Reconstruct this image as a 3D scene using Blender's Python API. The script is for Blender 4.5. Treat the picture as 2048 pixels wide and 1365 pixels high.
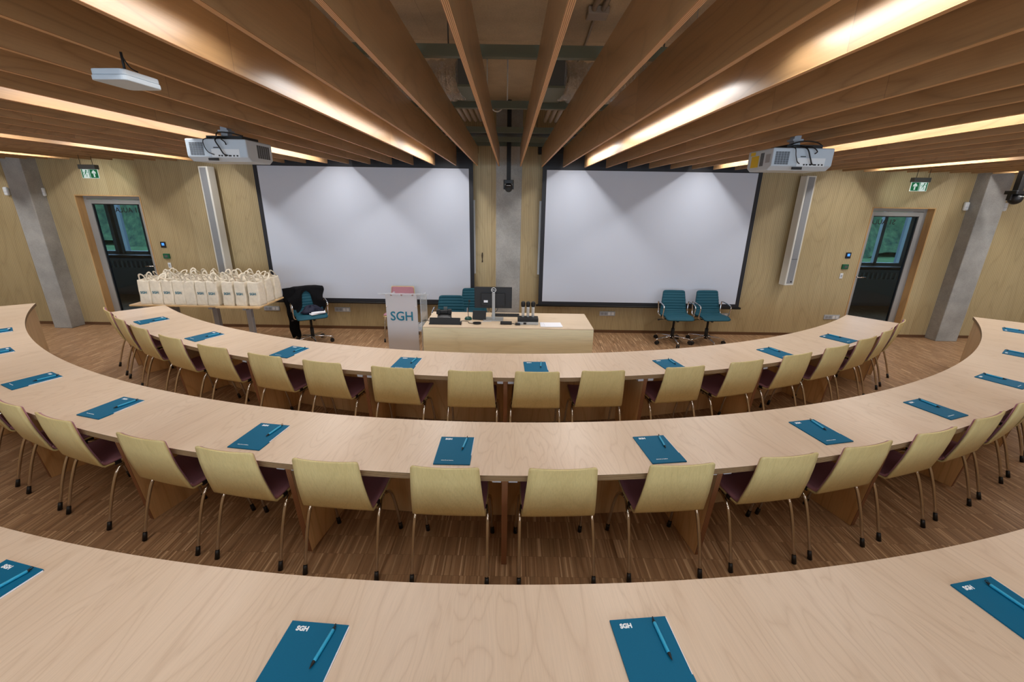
import bpy, math, random
from mathutils import Vector, Matrix
random.seed(7)
PI = math.pi
R = math.radians
sc = bpy.context.scene
for o in list(bpy.data.objects):
    bpy.data.objects.remove(o)

# ------------------------------------------------------------------ camera
CAM_H = 2.19
cam_d = bpy.data.cameras.new('camera')
cam = bpy.data.objects.new('camera', cam_d)
sc.collection.objects.link(cam)
cam_d.sensor_width = 36.0
cam_d.lens = 861.3 / 2048 * 36.0
cam_d.clip_start = 0.02
pitch, roll = R(18.15), R(0.90)
F = Vector((0, math.cos(pitch), -math.sin(pitch)))
Rv = Vector((1, 0, 0)); U = Vector((0, math.sin(pitch), math.cos(pitch)))
R2 = math.cos(roll) * Rv + math.sin(roll) * U
U2 = -math.sin(roll) * Rv + math.cos(roll) * U
cam.matrix_world = Matrix(((R2.x, U2.x, -F.x, 0), (R2.y, U2.y, -F.y, 0), (R2.z, U2.z, -F.z, CAM_H), (0, 0, 0, 1)))
sc.camera = cam

# ------------------------------------------------------------------ world, exposure, daylight through the rear windows
sc.view_settings.view_transform = 'Standard'
sc.view_settings.look = 'None'
sc.view_settings.gamma = 1.0
sc.view_settings.use_curve_mapping = False
sc.view_settings.exposure = 0.05
w = bpy.data.worlds.new('sky'); sc.world = w; w.use_nodes = True
wn = w.node_tree
bg = wn.nodes['Background']
bg.inputs[0].default_value = (0.62, 0.80, 1.0, 1); bg.inputs[1].default_value = 3.2

def area_light(name, loc, rot, sx, sy, power, col, spread=None):
    l = bpy.data.lights.new(name, 'AREA'); l.shape = 'RECTANGLE'
    l.size = sx; l.size_y = sy; l.energy = power; l.color = col
    if spread: l.spread = spread
    o = bpy.data.objects.new(name, l); o.location = loc; o.rotation_euler = rot
    sc.collection.objects.link(o)
    return o
WIN_P = 27.0
for i in range(6):
    area_light('window_daylight', (-7.5 + 3.0 * i, -3.92, 1.75), (R(90), 0, 0), 2.6, 1.9, WIN_P, (0.80, 0.90, 1.0))

# ------------------------------------------------------------------ mesh builder
class MB:
    def __init__(s):
        s.v = []; s.f = []; s.sm = []; s.M = None
    def add(s, vs, fs, smooth=False):
        n = len(s.v)
        for p in vs:
            p = Vector(p)
            s.v.append(tuple(s.M @ p) if s.M else tuple(p))
        for f in fs:
            s.f.append([n + i for i in f]); s.sm.append(smooth)
    def box(s, a, b, rot=None, piv=None):
        x0, y0, z0 = a; x1, y1, z1 = b
        vs = [Vector(p) for p in [(x0,y0,z0),(x1,y0,z0),(x1,y1,z0),(x0,y1,z0),(x0,y0,z1),(x1,y0,z1),(x1,y1,z1),(x0,y1,z1)]]
        if rot is not None:
            c = Vector(piv) if piv else Vector(((x0+x1)/2,(y0+y1)/2,(z0+z1)/2))
            vs = [c + rot @ (p - c) for p in vs]
        s.add(vs, [(0,3,2,1),(4,5,6,7),(0,1,5,4),(1,2,6,5),(2,3,7,6),(3,0,4,7)])
    def cyl(s, p0, p1, r0, r1=None, n=16, cap=True, smooth=True):
        if r1 is None: r1 = r0
        p0 = Vector(p0); p1 = Vector(p1); d = (p1 - p0).normalized()
        a = Vector((0,0,1)) if abs(d.z) < .9 else Vector((1,0,0))
        u = d.cross(a).normalized(); w_ = d.cross(u)
        vs = []
        for p, r in ((p0, r0), (p1, r1)):
            for i in range(n):
                t = 2*PI*i/n; vs.append(p + u*math.cos(t)*r + w_*math.sin(t)*r)
        fs = [(i, (i+1) % n, n + (i+1) % n, n + i) for i in range(n)]
        s.add(vs, fs, smooth)
        if cap:
            s.add(vs[:n], [tuple(range(n))]); s.add(vs[n:], [tuple(reversed(range(n)))])
    def tube(s, pts, r, n=10, closed=False, flat=None, sub=5):
        P = [Vector(p) for p in pts]
        if sub > 1 and len(P) > 2:
            Q = []
            m = len(P)
            rng = range(m) if closed else range(m-1)
            for i in rng:
                if closed: p0,p1,p2,p3 = P[(i-1)%m],P[i],P[(i+1)%m],P[(i+2)%m]
                else: p0,p1,p2,p3 = P[max(i-1,0)],P[i],P[i+1],P[min(i+2,m-1)]
                for k in range(sub):
                    t = k/sub
                    Q.append(0.5*((2*p1)+(p2-p0)*t+(2*p0-5*p1+4*p2-p3)*t*t+(3*p1-p0-3*p2+p3)*t*t*t))
            if not closed: Q.append(P[-1])
            P = Q
        m = len(P); vs = []; prev = None
        for i, p in enumerate(P):
            if closed: d = (P[(i+1)%m] - P[(i-1)%m])
            else: d = P[min(i+1,m-1)] - P[max(i-1,0)]
            d.normalize()
            if prev is None:
                a = Vector((0,0,1)) if abs(d.z) < .9 else Vector((0,1,0))
                u = d.cross(a).normalized()
            else:
                u = (prev - d*prev.dot(d)).normalized()
            prev = u; v_ = d.cross(u)
            rr = r[min(int(i/(m-1)*(len(r)-1)+.5), len(r)-1)] if isinstance(r, (list, tuple)) else r
            for k in range(n):
                t = 2*PI*k/n
                a_, b_ = (1,1) if flat is None else flat
                vs.append(p + u*math.cos(t)*rr*a_ + v_*math.sin(t)*rr*b_)
        fs = []
        for i in range(m if closed else m-1):
            j = (i+1) % m
            for k in range(n):
                fs.append((i*n+k, i*n+(k+1)%n, j*n+(k+1)%n, j*n+k))
        s.add(vs, fs, True)
        if not closed:
            s.add(vs[:n], [tuple(reversed(range(n)))]); s.add(vs[-n:], [tuple(range(n))])
    def lathe(s, prof, c=(0,0,0), n=24, axis='z'):
        vs = []
        for r, h in prof:
            for i in range(n):
                t = 2*PI*i/n
                if axis == 'z': p = (c[0]+r*math.cos(t), c[1]+r*math.sin(t), c[2]+h)
                elif axis == 'y': p = (c[0]+r*math.cos(t), c[1]+h, c[2]+r*math.sin(t))
                else: p = (c[0]+h, c[1]+r*math.cos(t), c[2]+r*math.sin(t))
                vs.append(p)
        fs = []
        for j in range(len(prof)-1):
            for i in range(n):
                fs.append((j*n+i, j*n+(i+1)%n, (j+1)*n+(i+1)%n, (j+1)*n+i))
        s.add(vs, fs, True)
        s.add(vs[:n], [tuple(range(n))]); s.add(vs[-n:], [tuple(range(n))])
    def prism(s, poly, z0, z1, plane='xy'):
        n = len(poly)
        def P(a, b, c):
            return (a,b,c) if plane == 'xy' else ((a,c,b) if plane == 'xz' else (c,a,b))
        vs = [P(a,b,z0) for a,b in poly] + [P(a,b,z1) for a,b in poly]
        fs = [tuple(reversed(range(n))), tuple(range(n,2*n))] + [(i,(i+1)%n,n+(i+1)%n,n+i) for i in range(n)]
        s.add(vs, fs)
    def sphere(s, c, r, n=16, sx=1, sy=1, sz=1):
        m = n//2
        vs = []
        for j in range(m+1):
            ph = PI*j/m
            for i in range(n):
                t = 2*PI*i/n
                vs.append((c[0]+r*sx*math.sin(ph)*math.cos(t), c[1]+r*sy*math.sin(ph)*math.sin(t), c[2]+r*sz*math.cos(ph)))
        fs = [(j*n+i, (j+1)*n+i, (j+1)*n+(i+1)%n, j*n+(i+1)%n) for j in range(m) for i in range(n)]
        s.add(vs, fs, True)
    def grid(s, fn, nu, nv, smooth=True):
        vs = [fn(i/nu, j/nv) for j in range(nv+1) for i in range(nu+1)]
        fs = [(j*(nu+1)+i, j*(nu+1)+i+1, (j+1)*(nu+1)+i+1, (j+1)*(nu+1)+i) for j in range(nv) for i in range(nu)]
        s.add(vs, fs, smooth)
    def mesh(s, name, m):
        me = bpy.data.meshes.new(name)
        me.from_pydata(s.v, [], s.f)
        me.polygons.foreach_set('use_smooth', s.sm)
        import bmesh
        b = bmesh.new(); b.from_mesh(me)
        bmesh.ops.remove_doubles(b, verts=b.verts, dist=1e-5)
        bmesh.ops.recalc_face_normals(b, faces=b.faces)
        b.to_mesh(me); b.free()
        me.materials.append(m)
        return me

def obj(name, mb, m, parent=None, bevel=0, seg=2, solid=0, sub=0, loc=None, rz=0, angle=40):
    me = mb.mesh(name, m) if isinstance(mb, MB) else mb
    o = bpy.data.objects.new(name, me); sc.collection.objects.link(o)
    if parent: o.parent = parent
    if loc: o.location = loc
    if rz: o.rotation_euler[2] = rz
    if solid:
        md = o.modifiers.new('solid', 'SOLIDIFY'); md.thickness = solid; md.offset = 0
    if sub:
        md = o.modifiers.new('sub', 'SUBSURF'); md.levels = sub; md.render_levels = sub
    if bevel:
        md = o.modifiers.new('bevel', 'BEVEL'); md.width = bevel; md.segments = seg
        md.limit_method = 'ANGLE'; md.angle_limit = R(angle)
    return o
def thing(name, label, cat, loc=(0,0,0), rz=0, group=None):
    o = bpy.data.objects.new(name, None); sc.collection.objects.link(o)
    o.empty_display_size = .1
    o.location = loc; o.rotation_euler = (0,0,rz); o['label'] = label; o['category'] = cat
    if group: o['group'] = group
    return o
def tag(o, label, cat, group=None, kind=None):
    o['label'] = label; o['category'] = cat
    if group: o['group'] = group
    if kind: o['kind'] = kind
    return o
def struct(o, label=None):
    o['kind'] = 'structure'
    o['label'] = label or o.name.replace('_', ' ')
    return o
def dup(root, loc=None, rz=None, label=None, group=None):
    r = root.copy(); sc.collection.objects.link(r)
    if loc is not None: r.location = loc
    if rz is not None: r.rotation_euler = (0,0,rz)
    if label: r['label'] = label
    if group: r['group'] = group
    for ch in list(root.children):
        c = ch.copy(); sc.collection.objects.link(c); c.parent = r
        for g in list(ch.children):
            d = g.copy(); sc.collection.objects.link(d); d.parent = c
    return r
def text_mesh(name, body, size, m, extrude=.0004, offset=0, align='LEFT', xs=1.0, mirror=False):
    c = bpy.data.curves.new(name, 'FONT'); c.body = body; c.size = size; c.extrude = extrude; c.offset = offset
    c.align_x = align; c.resolution_u = 3
    t = bpy.data.objects.new(name, c); sc.collection.objects.link(t)
    dg = bpy.context.evaluated_depsgraph_get()
    me = bpy.data.meshes.new_from_object(t.evaluated_get(dg))
    bpy.data.objects.remove(t)
    sx = -xs if mirror else xs
    me.transform(Matrix.Diagonal((sx, 1, 1, 1)))
    if mirror: me.flip_normals()
    me.materials.clear(); me.materials.append(m)
    return me

def frame(b, x0, x1, y0, y1, z0, z1, w, bottom=None):
    bt = w if bottom is None else bottom
    b.box((x0, y0, z0), (x0+w, y1, z1)); b.box((x1-w, y0, z0), (x1, y1, z1)); b.box((x0+w, y0, z1-w), (x1-w, y1, z1))
    if bt: b.box((x0+w, y0, z0), (x1-w, y1, z0+bt))
ORD = ['', 'first', 'second', 'third', 'fourth', 'fifth', 'sixth', 'seventh', 'eighth', 'ninth', 'tenth', 'eleventh', 'twelfth',
       'thirteenth', 'fourteenth', 'fifteenth', 'sixteenth', 'seventeenth', 'eighteenth', 'nineteenth', 'twentieth', 'twenty-first',
       'twenty-second', 'twenty-third', 'twenty-fourth', 'twenty-fifth', 'twenty-sixth', 'twenty-seventh', 'twenty-eighth', 'twenty-ninth', 'thirtieth', 'thirty-first']

# ------------------------------------------------------------------ materials
def srgb(r, g, b):
    def f(c):
        c /= 255.0
        return c/12.92 if c <= .04045 else ((c+.055)/1.055)**2.4
    return (f(r), f(g), f(b), 1)
class NT:
    def __init__(s, name):
        s.m = bpy.data.materials.new(name); s.m.use_nodes = True
        s.t = s.m.node_tree; s.b = s.t.nodes['Principled BSDF']; s.out = s.t.nodes['Material Output']
    def n(s, typ, **kw):
        nd = s.t.nodes.new(typ)
        for k, v in kw.items():
            if k.startswith('i_'):
                nd.inputs[int(k[2:]) if k[2:].isdigit() else k[2:].replace('_', ' ')].default_value = v
            else: setattr(nd, k, v)
        return nd
    def l(s, a, b): s.t.links.new(a, b)
    def math(s, op, a, b=None, c=None):
        nd = s.t.nodes.new('ShaderNodeMath'); nd.operation = op
        for i, x in enumerate((a, b, c)):
            if x is None: continue
            if isinstance(x, (int, float)): nd.inputs[i].default_value = x
            else: s.l(x, nd.inputs[i])
        return nd.outputs[0]
    def ramp(s, fac, stops):
        nd = s.t.nodes.new('ShaderNodeValToRGB'); e = nd.color_ramp.elements
        while len(e) < len(stops): e.new(.5)
        for i, (p, c) in enumerate(stops):
            e[i].position = p; e[i].color = c
        s.l(fac, nd.inputs[0]); return nd.outputs[0]
    def mix(s, fac, a, b, typ='MIX'):
        nd = s.t.nodes.new('ShaderNodeMix'); nd.data_type = 'RGBA'; nd.blend_type = typ
        for idx, x in ((0, fac), (6, a), (7, b)):
            if isinstance(x, (int, float)): nd.inputs[idx].default_value = x
            elif isinstance(x, tuple): nd.inputs[idx].default_value = x
            else: s.l(x, nd.inputs[idx])
        return nd.outputs[2]
    def combine(s, x, y, z):
        nd = s.t.nodes.new('ShaderNodeCombineXYZ')
        for i, v in enumerate((x, y, z)):
            if isinstance(v, (int, float)): nd.inputs[i].default_value = v
            else: s.l(v, nd.inputs[i])
        return nd.outputs[0]

def plain(name, col, rough=.5, metal=0, spec=.5, emis=None, es=0, noise=0, scale=40):
    t = NT(name); t.b.inputs['Base Color'].default_value = col
    t.b.inputs['Roughness'].default_value = rough; t.b.inputs['Metallic'].default_value = metal
    t.b.inputs['Specular IOR Level'].default_value = spec
    if emis: t.b.inputs['Emission Color'].default_value = emis; t.b.inputs['Emission Strength'].default_value = es
    if noise:
        tc = t.n('ShaderNodeTexCoord'); nz = t.n('ShaderNodeTexNoise', i_Scale=scale, i_Detail=3.0)
        t.l(tc.outputs['Object'], nz.inputs['Vector'])
        d = tuple(c*(1-noise) for c in col[:3]) + (1,); b_ = tuple(min(1, c*(1+noise)) for c in col[:3]) + (1,)
        t.l(t.ramp(nz.outputs[0], [(.3, d), (.7, b_)]), t.b.inputs['Base Color'])
    return t.m

def wood(name, base, dark, light, grain='y', scale=1.0, rough=.42, contour=.35, hue=.06, knots=0, ribs=0, seams=None, spec=.4, coat=0, board=0, fine=.5, wavy=.5):
    """birch veneer: long soft streaks along the grain, cathedral contour lines, a tone per board"""
    t = NT(name)
    tc = t.n('ShaderNodeTexCoord'); oi = t.n('ShaderNodeObjectInfo')
    sep = t.n('ShaderNodeSeparateXYZ'); t.l(tc.outputs['Object'], sep.inputs[0])
    X, Y, Z = sep.outputs
    rnd = t.math('MULTIPLY', oi.outputs['Random'], 37.0)
    g = {'x': 0, 'y': 1, 'z': 2}[grain]
    ax = [X, Y, Z]
    cell = None
    if board:                                   # boards laid side by side / end to end, each with its own figure
        across = ax[board[0]]
        cell = t.math('FLOOR', t.math('DIVIDE', t.math('ADD', across, rnd if board[2] else 0.37), board[1]))
        wn_ = t.n('ShaderNodeTexWhiteNoise', noise_dimensions='2D')
        t.l(t.combine(cell, rnd, 0), wn_.inputs['Vector'])
        cellr = wn_.outputs['Value']
        off = t.math('ADD', rnd, t.math('MULTIPLY', cellr, 23.0))
    else: off = rnd; cellr = oi.outputs['Random']
    st = [1.0, 1.0, 1.0]; st[g] = 0.16
    comp = [t.math('MULTIPLY', ax[i], st[i]*scale) for i in range(3)]
    comp[g] = t.math('ADD', comp[g], off)
    comp[(g+1) % 3] = t.math('ADD', comp[(g+1) % 3], t.math('MULTIPLY', off, 1.7))
    vec = t.combine(*comp)
    nz = t.n('ShaderNodeTexNoise', i_Scale=2.2, i_Detail=2.5, i_Roughness=.45, i_Distortion=wavy); t.l(vec, nz.inputs['Vector'])
    ph = t.math('FRACT', t.math('MULTIPLY', nz.outputs[0], 14.0))
    line = t.math('POWER', t.math('ABSOLUTE', t.math('SUBTRACT', t.math('MULTIPLY', ph, 2.0), 1.0)), 5.0)
    st2 = [1.0]*3; st2[g] = .03
    comp2 = [t.math('MULTIPLY', ax[i], st2[i]) for i in range(3)]
    comp2[g] = t.math('ADD', comp2[g], off)
    fine_n = t.n('ShaderNodeTexNoise', i_Scale=130.0*scale, i_Detail=3.0, i_Roughness=.6); t.l(t.combine(*comp2), fine_n.inputs['Vector'])
    broad = t.n('ShaderNodeTexNoise', i_Scale=5.0, i_Detail=2.0); t.l(vec, broad.inputs['Vector'])
    col = t.mix(t.math('MULTIPLY', broad.outputs[0], 1.0), base, light)
    col = t.mix(t.math('MULTIPLY', line, contour), col, dark)
    fr = t.ramp(fine_n.outputs[0], [(.35, (0.80,)*3+(1,)), (.6, (1.0,)*3+(1,))])
    col = t.mix(fine, col, t.mix(1.0, col, fr, 'MULTIPLY'))
    tone = t.math('ADD', 1.0 - hue, t.math('MULTIPLY', cellr, 2*hue))
    tn = t.combine(tone, t.math('POWER', tone, 1.3), t.math('POWER', tone, 1.8))
    col = t.mix(1.0, col, tn, 'MULTIPLY')
    if knots:
        vo = t.n('ShaderNodeTexVoronoi', i_Scale=knots); vo.distance = 'EUCLIDEAN'
        st3 = [1.0]*3; st3[g] = .55
        c3 = [t.math('MULTIPLY', ax[i], st3[i]) for i in range(3)]; c3[2] = t.math('MULTIPLY', ax[2], 0.0) if g != 2 else c3[2]
        c3[g] = t.math('ADD', c3[g], off)
        t.l(t.combine(*c3), vo.inputs['Vector'])
        kn = t.ramp(vo.outputs['Distance'], [(.012, (1,)*4), (.035, (0,)*3+(1,))])
        col = t.mix(t.math('MULTIPLY', kn, .55), col, srgb(95, 62, 38))
    hgt = None
    if ribs:                                    # milled vertical grooves of the acoustic panels, their shade mixed into the colour
        fx = t.math('FRACT', t.math('DIVIDE', X, ribs))
        gr = t.math('LESS_THAN', fx, .22)
        pz = t.n('ShaderNodeTexNoise', noise_dimensions='1D', i_Scale=.45); t.l(X, pz.inputs['W'])
        col = t.mix(t.math('MULTIPLY', gr, .5), col, dark)
        hgt = t.math('SUBTRACT', 1.0, gr)
    if board and board[3]:                      # the joint between boards
        fb = t.math('FRACT', t.math('DIVIDE', t.math('ADD', ax[board[0]], rnd if board[2] else 0.37), board[1]))
        jn = t.math('LESS_THAN', fb, board[3])
        col = t.mix(t.math('MULTIPLY', jn, .45), col, srgb(60, 40, 22))
    t.l(col, t.b.inputs['Base Color'])
    t.b.inputs['Roughness'].default_value = rough
    t.b.inputs['Specular IOR Level'].default_value = spec
    if coat:
        t.b.inputs['Coat Weight'].default_value = coat; t.b.inputs['Coat Roughness'].default_value = .38
    if hgt is not None:
        bp = t.n('ShaderNodeBump', i_Strength=.6, i_Distance=.004); t.l(hgt, bp.inputs['Height']); t.l(bp.outputs[0], t.b.inputs['Normal'])
    return t.m

M = {}
M['table'] = wood('birch_tabletop', srgb(214,190,164), srgb(178,148,118), srgb(224,203,180), 'y', 1.7, .36, .27, .025, knots=2.6, fine=.30, wavy=1.1)
M['panel'] = wood('birch_leg_panel', srgb(216,174,120), srgb(176,128,80), srgb(224,186,134), 'z', 1.0, .45, .4, .05)
M['modesty'] = wood('birch_modesty_panel', srgb(206,172,128), srgb(164,124,82), srgb(214,184,142), 'z', .8, .5, .35, .03)
M['chairback'] = wood('beech_chair_shell', srgb(206,184,126), srgb(174,150,96), srgb(216,197,140), 'z', 1.4, .42, .16, .05)
M['fin'] = wood('birch_ceiling_baffle', srgb(178,140,94), srgb(130,96,58), srgb(190,152,108), 'y', 1.1, .36, .42, .11, board=(1, 2.44, True, .0016), spec=.6, coat=.8)
M['wall'] = wood('grooved_birch_wall_panel', srgb(176,157,116), srgb(112,92,60), srgb(188,170,130), 'z', .8, .5, .18, .07, ribs=.0285, board=(0, .61, False, .004))
M['door_reveal'] = wood('birch_door_reveal', srgb(190,150,96), srgb(150,110,66), srgb(200,160,108), 'z', 1, .5, .3, .03)
M['desk'] = wood('birch_teacher_desk', srgb(230,220,182), srgb(202,188,144), srgb(236,227,192), 'x', .9, .40, .22, .03)
M['desktop'] = wood('birch_desk_top', srgb(218,196,166), srgb(190,164,130), srgb(226,206,178), 'x', .9, .4, .3, .03)
M['sidetop'] = wood('oak_side_table_top', srgb(212,176,128), srgb(170,130,82), srgb(214,180,130), 'x', .9, .4, .3, .03)

def plymat(name, scale=260, horiz=True):
    t = NT(name); tc = t.n('ShaderNodeTexCoord'); sep = t.n('ShaderNodeSeparateXYZ'); t.l(tc.outputs['Object'], sep.inputs[0])
    return t, sep
t, sep = plymat('plywood_edge')                # stacked plies seen on the edge of the table top
fz = t.math('FRACT', t.math('MULTIPLY', sep.outputs[2], 1/.0072))
c = t.ramp(fz, [(.0, srgb(88,62,38)), (.4, srgb(88,62,38)), (.55, srgb(156,128,90)), (1., srgb(156,128,90))])
t.l(c, t.b.inputs['Base Color']); t.b.inputs['Roughness'].default_value = .55
M['ply'] = t.m
t, sep = plymat('plywood_edge_upright')
fz = t.math('FRACT', t.math('MULTIPLY', sep.outputs[0], 1/.0065))
c = t.ramp(fz, [(.0, srgb(104,64,40)), (.4, srgb(104,64,40)), (.55, srgb(148,100,66)), (1., srgb(148,100,66))])
t.l(c, t.b.inputs['Base Color']); t.b.inputs['Roughness'].default_value = .5
M['plyv'] = t.m
t, sep = plymat('baffle_plywood_edge')
fz = t.math('FRACT', t.math('MULTIPLY', sep.outputs[0], 1/.0052))
c = t.ramp(fz, [(.0, srgb(150,98,56)), (.35, srgb(150,98,56)), (.5, srgb(226,178,122)), (1., srgb(226,178,122))])
t.l(c, t.b.inputs['Base Color']); t.b.inputs['Roughness'].default_value = .55
M['finedge'] = t.m

def floor_mat():
    t = NT('industrial_oak_parquet')
    tc = t.n('ShaderNodeTexCoord'); sep = t.n('ShaderNodeSeparateXYZ'); t.l(tc.outputs['Object'], sep.inputs[0])
    X, Y, _ = sep.outputs
    row = t.math('FLOOR', t.math('DIVIDE', Y, .158))
    w1 = t.n('ShaderNodeTexWhiteNoise', noise_dimensions='1D'); t.l(row, w1.inputs['W'])
    cx = t.math('FLOOR', t.math('DIVIDE', t.math('ADD', X, w1.outputs['Value']), .0092))
    w2 = t.n('ShaderNodeTexWhiteNoise', noise_dimensions='2D'); t.l(t.combine(cx, row, 0), w2.inputs['Vector'])
    lamella = t.ramp(w2.outputs['Value'], [(0., srgb(144,110,79)), (.3, srgb(158,122,88)), (.7, srgb(168,132,97)), (.93, srgb(186,151,114)), (1., srgb(214,180,141))])
    # neighbouring lamellas clump in bundles
    w3 = t.n('ShaderNodeTexNoise', noise_dimensions='2D', i_Scale=1.0, i_Detail=1.0); t.l(t.combine(t.math('MULTIPLY', cx, .35), t.math('MULTIPLY', row, 3.7), 0), w3.inputs['Vector'])
    b = t.ramp(w3.outputs[0], [(.3, (.84,)*3+(1,)), (.7, (1.08,)*3+(1,))])
    col = t.mix(1.0, lamella, b, 'MULTIPLY')
    gr = t.n('ShaderNodeTexNoise', i_Scale=60.0, i_Detail=3.0); t.l(t.combine(t.math('MULTIPLY', X, 6.), t.math('MULTIPLY', Y, .3), 0), gr.inputs['Vector'])
    col = t.mix(.4, col, t.mix(1.0, col, t.ramp(gr.outputs[0], [(.3, (.7,)*3+(1,)), (.7, (1.1,)*3+(1,))]), 'MULTIPLY'))
    fy = t.math('FRACT', t.math('DIVIDE', Y, .158)); j = t.math('LESS_THAN', fy, .012)
    col = t.mix(t.math('MULTIPLY', j, .4), col, srgb(60,42,28))
    t.l(col, t.b.inputs['Base Color']); t.b.inputs['Roughness'].default_value = .48; t.b.inputs['Specular IOR Level'].default_value = .35
    return t.m
M['floor'] = floor_mat()

def concrete(name, a, b, scale=3.0, pit=1):
    t = NT(name); tc = t.n('ShaderNodeTexCoord')
    n1 = t.n('ShaderNodeTexNoise', i_Scale=scale, i_Detail=6.0, i_Roughness=.6); t.l(tc.outputs['Object'], n1.inputs['Vector'])
    n2 = t.n('ShaderNodeTexNoise', i_Scale=70.0, i_Detail=3.0); t.l(tc.outputs['Object'], n2.inputs['Vector'])
    col = t.ramp(n1.outputs[0], [(.3, a), (.7, b)])
    col = t.mix(.35, col, t.mix(1.0, col, t.ramp(n2.outputs[0], [(.35, (.72,)*3+(1,)), (.65, (1.1,)*3+(1,))]), 'MULTIPLY'))
    if pit:
        vo = t.n('ShaderNodeTexVoronoi', i_Scale=28.0); t.l(tc.outputs['Object'], vo.inputs['Vector'])
        k = t.ramp(vo.outputs['Distance'], [(.05, (1,)*4), (.10, (0,)*3+(1,))])
        col = t.mix(t.math('MULTIPLY', k, .3), col, srgb(95,92,88))
    t.l(col, t.b.inputs['Base Color']); t.b.inputs['Roughness'].default_value = .8
    bp = t.n('ShaderNodeBump', i_Strength=.3, i_Distance=.004); t.l(n2.outputs[0], bp.inputs['Height']); t.l(bp.outputs[0], t.b.inputs['Normal'])
    return t.m
M['concrete'] = concrete('raw_concrete', srgb(142,142,138), srgb(172,171,167))
M['ceiling'] = concrete('wood_wool_ceiling_board', srgb(198,180,150), srgb(214,196,166), 5.0, 0)
M['plaster'] = plain('white_plaster', srgb(215,212,205), .8)
M['screen'] = plain('matt_white_projection_fabric', srgb(196,203,216), .9, spec=.1)
M['screen_black'] = plain('black_screen_border', srgb(22,24,32), .6)
M['purple'] = plain('plum_upholstery_fabric', srgb(172,120,132), .62, noise=.12, scale=300)
M['chrome'] = plain('brushed_chrome_tube', srgb(218,214,208), .16, 1)
M['chrome_bright'] = plain('polished_chrome', srgb(225,225,228), .12, 1)
M['blackplastic'] = plain('black_plastic', srgb(22,22,24), .45)
M['bracket'] = plain('pale_zinc_bracket', srgb(205,210,220), .4, .3)
M['teal_paper'] = plain('teal_notebook_cover', srgb(0,98,134), .6, spec=.2, noise=.06, scale=500)
M['paper'] = plain('white_paper', srgb(236,238,245), .7)
M['white_print'] = plain('white_print', srgb(240,245,248), .5)
M['pen'] = plain('turquoise_pen_barrel', srgb(40,160,200), .35)
M['teal_print'] = plain('teal_lettering', srgb(0,108,132), .4)
M['teal_fabric'] = plain('teal_office_fabric', srgb(0,73,90), .75, noise=.10, scale=400)
M['canvas'] = plain('cream_cotton_canvas', srgb(226,216,196), .85, noise=.06, scale=30)
M['jacket'] = plain('black_jacket_cloth', srgb(8,8,11), .9, spec=.2, noise=.3, scale=30)
M['navy'] = plain('navy_scarf_cloth', srgb(22,26,48), .85, noise=.25, scale=30)
M['alu'] = plain('grey_aluminium', srgb(168,170,170), .4, .35)
M['grey_steel'] = plain('grey_powder_coated_steel', srgb(150,154,160), .45, .2)
M['channel'] = plain('olive_grey_steel_channel', srgb(112,116,98), .5, .4)
M['darksteel'] = plain('dark_galvanised_plenum', srgb(96,100,98), .5, .5)
M['black'] = plain('matt_black', srgb(14,14,15), .6)
M['whiteplastic'] = plain('white_plastic', srgb(222,226,228), .4)
M['proj_white'] = plain('projector_white_plastic', srgb(184,196,206), .38)
M['vent'] = plain('dark_vent_grille', srgb(70,74,78), .6)
M['yellow'] = plain('yellow_warning_sticker', srgb(214,180,20), .5)
M['speaker_white'] = plain('speaker_white_paint', srgb(214,214,206), .5)
M['grille'] = plain('speaker_grey_grille', srgb(138,142,146), .6, noise=.12, scale=600)
M['socket'] = plain('grey_socket_plate', srgb(168,176,184), .4)
M['green_dark'] = plain('green_break_glass_box', srgb(10,92,60), .4)
M['led_blue'] = plain('blue_display', srgb(60,120,200), .3, emis=srgb(70,140,235), es=1.2)
M['silver'] = plain('satin_silver', srgb(205,208,208), .35, .5)
M['foil'] = None
M['conduit'] = plain('grey_beige_conduit', srgb(170,158,142), .5)
M['diffuser'] = plain('opal_led_diffuser', srgb(240,240,235), .5, emis=(1, .95, .9, 1), es=3.0)
M['dark_brown'] = plain('dark_brown_mark', srgb(58,42,20), .7)
M['skirt'] = plain('dark_oak_skirting', srgb(96,66,40), .55)
def foil():
    t = NT('crumpled_aluminium_foil_duct'); tc = t.n('ShaderNodeTexCoord')
    mp = t.n('ShaderNodeMapping'); mp.inputs['Scale'].default_value = (45, 22, 22); t.l(tc.outputs['Object'], mp.inputs[0])
    nz = t.n('ShaderNodeTexNoise', i_Scale=1.0, i_Detail=5.0, i_Roughness=.7); t.l(mp.outputs[0], nz.inputs['Vector'])
    t.b.inputs['Base Color'].default_value = srgb(232,228,222); t.b.inputs['Metallic'].default_value = 1; t.b.inputs['Roughness'].default_value = .16; t.b.inputs['Base Color'].default_value = srgb(245,240,232)
    bp = t.n('ShaderNodeBump', i_Strength=1.0, i_Distance=.09); t.l(nz.outputs[0], bp.inputs['Height']); t.l(bp.outputs[0], t.b.inputs['Normal'])
    return t.m
M['foil'] = foil()
def glass(name, col, rough=.02, mixf=.12):
    t = NT(name)
    tr = t.n('ShaderNodeBsdfTransparent'); tr.inputs[0].default_value = col
    gl = t.n('ShaderNodeBsdfGlossy'); gl.inputs['Roughness'].default_value = rough
    lw = t.n('ShaderNodeLayerWeight', i_Blend=.5)
    f2 = t.math('ADD', t.math('MULTIPLY', t.math('POWER', lw.outputs['Facing'], 3.0), .30), mixf)
    mx = t.n('ShaderNodeMixShader'); t.l(f2, mx.inputs[0]); t.l(tr.outputs[0], mx.inputs[1]); t.l(gl.outputs[0], mx.inputs[2])
    t.l(mx.outputs[0], t.out.inputs[0]); return t.m
M['glass'] = glass('dark_tinted_door_glass', srgb(190,208,220), .02, .035)
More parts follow.
